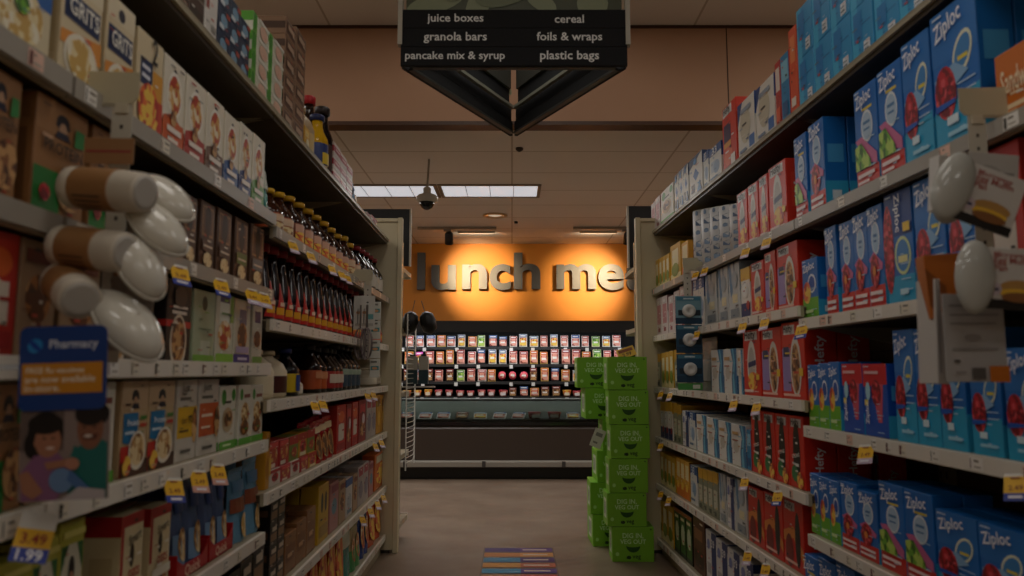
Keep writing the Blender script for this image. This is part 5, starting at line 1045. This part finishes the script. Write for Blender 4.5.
# near left blade sign
a = at(25, 410, 1.15); b = at(109, 326, 1.15); c2 = at(113, 500, 1.15)
root = empty('shelf_sign', ((a.x+b.x)/2+.002, 1.15, c2.z)); root.rotation_euler = (0, R(-2), R(3)); tag(root, 'blue pharmacy shelf sign with a family photograph below', 'shelf sign')
w = (b.x-a.x)*1.08; h1 = a.z-c2.z; h2 = b.z-a.z
m = MB(); m.box((-w/2+.003,0,0), (w/2+.005,.0015,h1), '8e7c76'); fn = lambda x, y, d: (x-w/2+.003, -d, y)
m.art([('r',0,.55,.5,1,'6a5a54'), ('p',[(.55,0),(1,0),(1,.62),(.85,.7),(.62,.55)],'1c6a64'), ('p',[(.5,.25),(.62,.6),(.8,.5),(.62,.1)],'1c6a64'), ('e',.82,.95,.2,.16,'1c1412'), ('e',.8,.78,.15,.24,'8a5a44'), ('e',.8,.93,.16,.12,'1c1412'),
  ('p',[(.7,.72),(.9,.72),(.86,.66),(.74,.66)],'5a2c24'), ('e',.78,.70,.05,.018,'d8c8bc'), ('e',.3,.76,.2,.24,'1a1210'), ('e',.16,.62,.1,.16,'1a1210'), ('p',[(.05,.0),(.45,.0),(.6,.35),(.45,.52),(.18,.5),(.02,.3)],'8a5a7e'), ('e',.33,.66,.15,.19,'a87258'), ('e',.3,.85,.2,.12,'1a1210'),
  ('e',.29,.69,.02,.012,'1a1210'), ('e',.39,.69,.02,.012,'1a1210'), ('e',.36,.58,.05,.018,'d8c0b4'), ('e',.2,.64,.025,.04,'a87258'), ('e',.74,.8,.018,.012,'1a1210'), ('e',.86,.8,.018,.012,'1a1210'),
  ('p',[(.02,.3),(.12,.34),(.3,.1),(.18,.02),(.06,.1)],'a87258'), ('p',[(.3,.42),(.6,.46),(.58,.38),(.34,.34)],'a87258'), ('e',.5,.22,.14,.14,'6a8ab4'), ('p',[(.6,.34),(.85,.1),(.78,.04),(.56,.22)],'4a6ea0'), ('e',.62,.4,.08,.07,'b88068'), ('p',[(.5,0),(1,0),(1,.1),(.7,.14)],'b8aeb0')], fn, w, h1, .0002)
m.build('photo_panel', root)
m = MB(); r = .012; P_ = []
for cxx, czz, a0 in ((w/2-r, r, -90), (w/2-r, h2-r, 0), (-w/2+r, h2-r, 90), (-w/2+r, r, 180)):
    for i in range(5): t = R(a0+i*22.5); P_.append((cxx+r*math.cos(t), h1+czz+r*math.sin(t)))
m.prism(P_, -.003, -.0008, '163c80'); fn = lambda x, y, d: (x-w/2, -.0032-d, h1+y)
m.art([('t','Pharmacy',.62,.77,.56,'d8dce8'), ('e',.18,.77,.09,.08,'2a86c8',40), ('e',.18,.77,.09,.03,'103a96',-45), ('r',.04,.2,.96,.56,'d08a1e'), ('t','FREE flu vaccines',.42,.475,.66,'f4e8d0'), ('t','are now available',.48,.37,.8,'f4e8d0'), ('t','in-store.',.28,.265,.4,'f4e8d0')], fn, w, h2, .0003)
m.build('blue_header', root)
m = MB(); m.box((-.10,-.001,h1+h2*.5), (-w/2+.004,.0,h1+h2*.56), 'c0c4c8'); m.build('mount_arm', root)

# near right clip strip with egg makers
rt, u = strip_holder(RT, 976, 1.765, .55, 'near right clip strip with a cream flag card', .15, w0=-.05)
def eggpack(c, rot, s, label):
    root = empty('egg_cooker_package', c); root.rotation_euler = rot; tag(root, label, 'package', 'egg cooker packages on the right clip strip')
    m = MB(); m.box((-.05*s,0,-.05*s), (.05*s,.002,.05*s), 'cfcac4', .0008)
    m.art([('r',0,0,1,.16,'181412'), ('r',0,.72,.08,1,'181412'), ('t','Microwave',.5,.89,.56,'a85a54'), ('t','Egg Muffin',.52,.78,.6,'a85a54'), ('t','Pan',.32,.67,.2,'a85a54'), ('e',.6,.36,.3,.12,'b88a4a'), ('e',.58,.27,.3,.07,'e8b83a'), ('e',.6,.2,.28,.08,'8a5a30'), ('e',.2,.32,.13,.11,'c8b8c0'), ('r',.14,.29,.28,.34,'3a3a5a')], lambda x, y, d: (x-.05*s, -d, y-.05*s), .1*s, .1*s, .0003); m.build('card', root)
    m = MB(); 
    for i in range(2):
        V = []; n = 20; prof = [(math.cos(t), .4*math.sin(t)) for t in [q*PI/2/6 for q in range(7)]]
        for (r, z) in prof:
            for q in range(n): a = 2*PI*q/n; V.append((-.06*s+i*.012+.032*s*max(r, .03)*math.cos(a), -.004-z*.045+i*.02, .0+.06*s*max(r, .03)*math.sin(a)))
        Fs = [(a*n+q, a*n+(q+1) % n, (a+1)*n+(q+1) % n, (a+1)*n+q) for a in range(6) for q in range(n)] + [tuple(range(6*n, 7*n))]
        m.raw(V, Fs, 'b9b9b2/g', True)
    m.build('white_dish', root); return root
c = at(988,199,1.42); eggpack(c, (0, R(22), R(-4)), 1.18, 'upper egg cooker package with tilted card on the near right strip')
c = at(1012,279,1.38); eggpack(c, (0, R(4), R(-3)), 1.15, 'lower egg cooker package at the right edge of the photo')
o = card('instruction_card', .115, .17, .003, 'aaa6a4', [('r',.1,.85,.8,.88,'8a8684'), ('r',.1,.75,.9,.77,'8a8684'), ('r',.1,.65,.85,.67,'8a8684'), ('e',.45,.5,.14,.06,'8f8b89'), ('r',.1,.36,.85,.38,'8a8684'), ('r',.12,.22,.22,.25,'4a4644'), ('r',.4,.03,.62,.16,'55504e'), ('r',.68,.0,1,.18,'c06a1c'), ('r',.12,.1,.3,.12,'8a8684')], 'grey instruction card hanging below the egg cookers', 'card', at(978,382,1.45), (0, 0, R(-3)))
o = card('white_box_side', .028, .21, .05, 'c4beb8', [('r',.2,.1,.35,.9,'9a9490'), ('r',.6,.3,.8,.8,'8a8a90')], 'slim white box hanging behind the instruction card', 'box', at(944,384,1.5), (0, R(2), R(14)))
o = card('back_card', .10, .11, .002, 'bdb8b2', [('e',.4,.5,.3,.3,'aaa6a0'), ('r',.6,.4,.9,.44,'8a8680'), ('r',.6,.6,.9,.64,'8a8680')], 'pale backing card behind the upper egg cooker', 'card', at(992,206,1.5), (0, R(6), R(-3)))
o = card('orange_box', .07, .13, .04, 'b8651c', [('p',[(0,.2),(.5,.0),(.5,.5),(0,.8)],'8a4a14')], 'orange box hanging between the egg cookers', 'box', at(950,318,1.5), (0, R(-4), R(-6)))
o = card('white_bag_box', .03, .115, .03, 'd0ccc6', [('r',.7,.3,1,1,'c06a1c')], 'slim white box with an orange edge behind upper dish', 'box', at(944,210,1.5), (0, R(6), R(8)))
# world
w = bpy.data.worlds.new('world'); sc.world = w; w.use_nodes = True; w.node_tree.nodes['Background'].inputs[0].default_value = (.9, .8, .7, 1); w.node_tree.nodes['Background'].inputs[1].default_value = .02
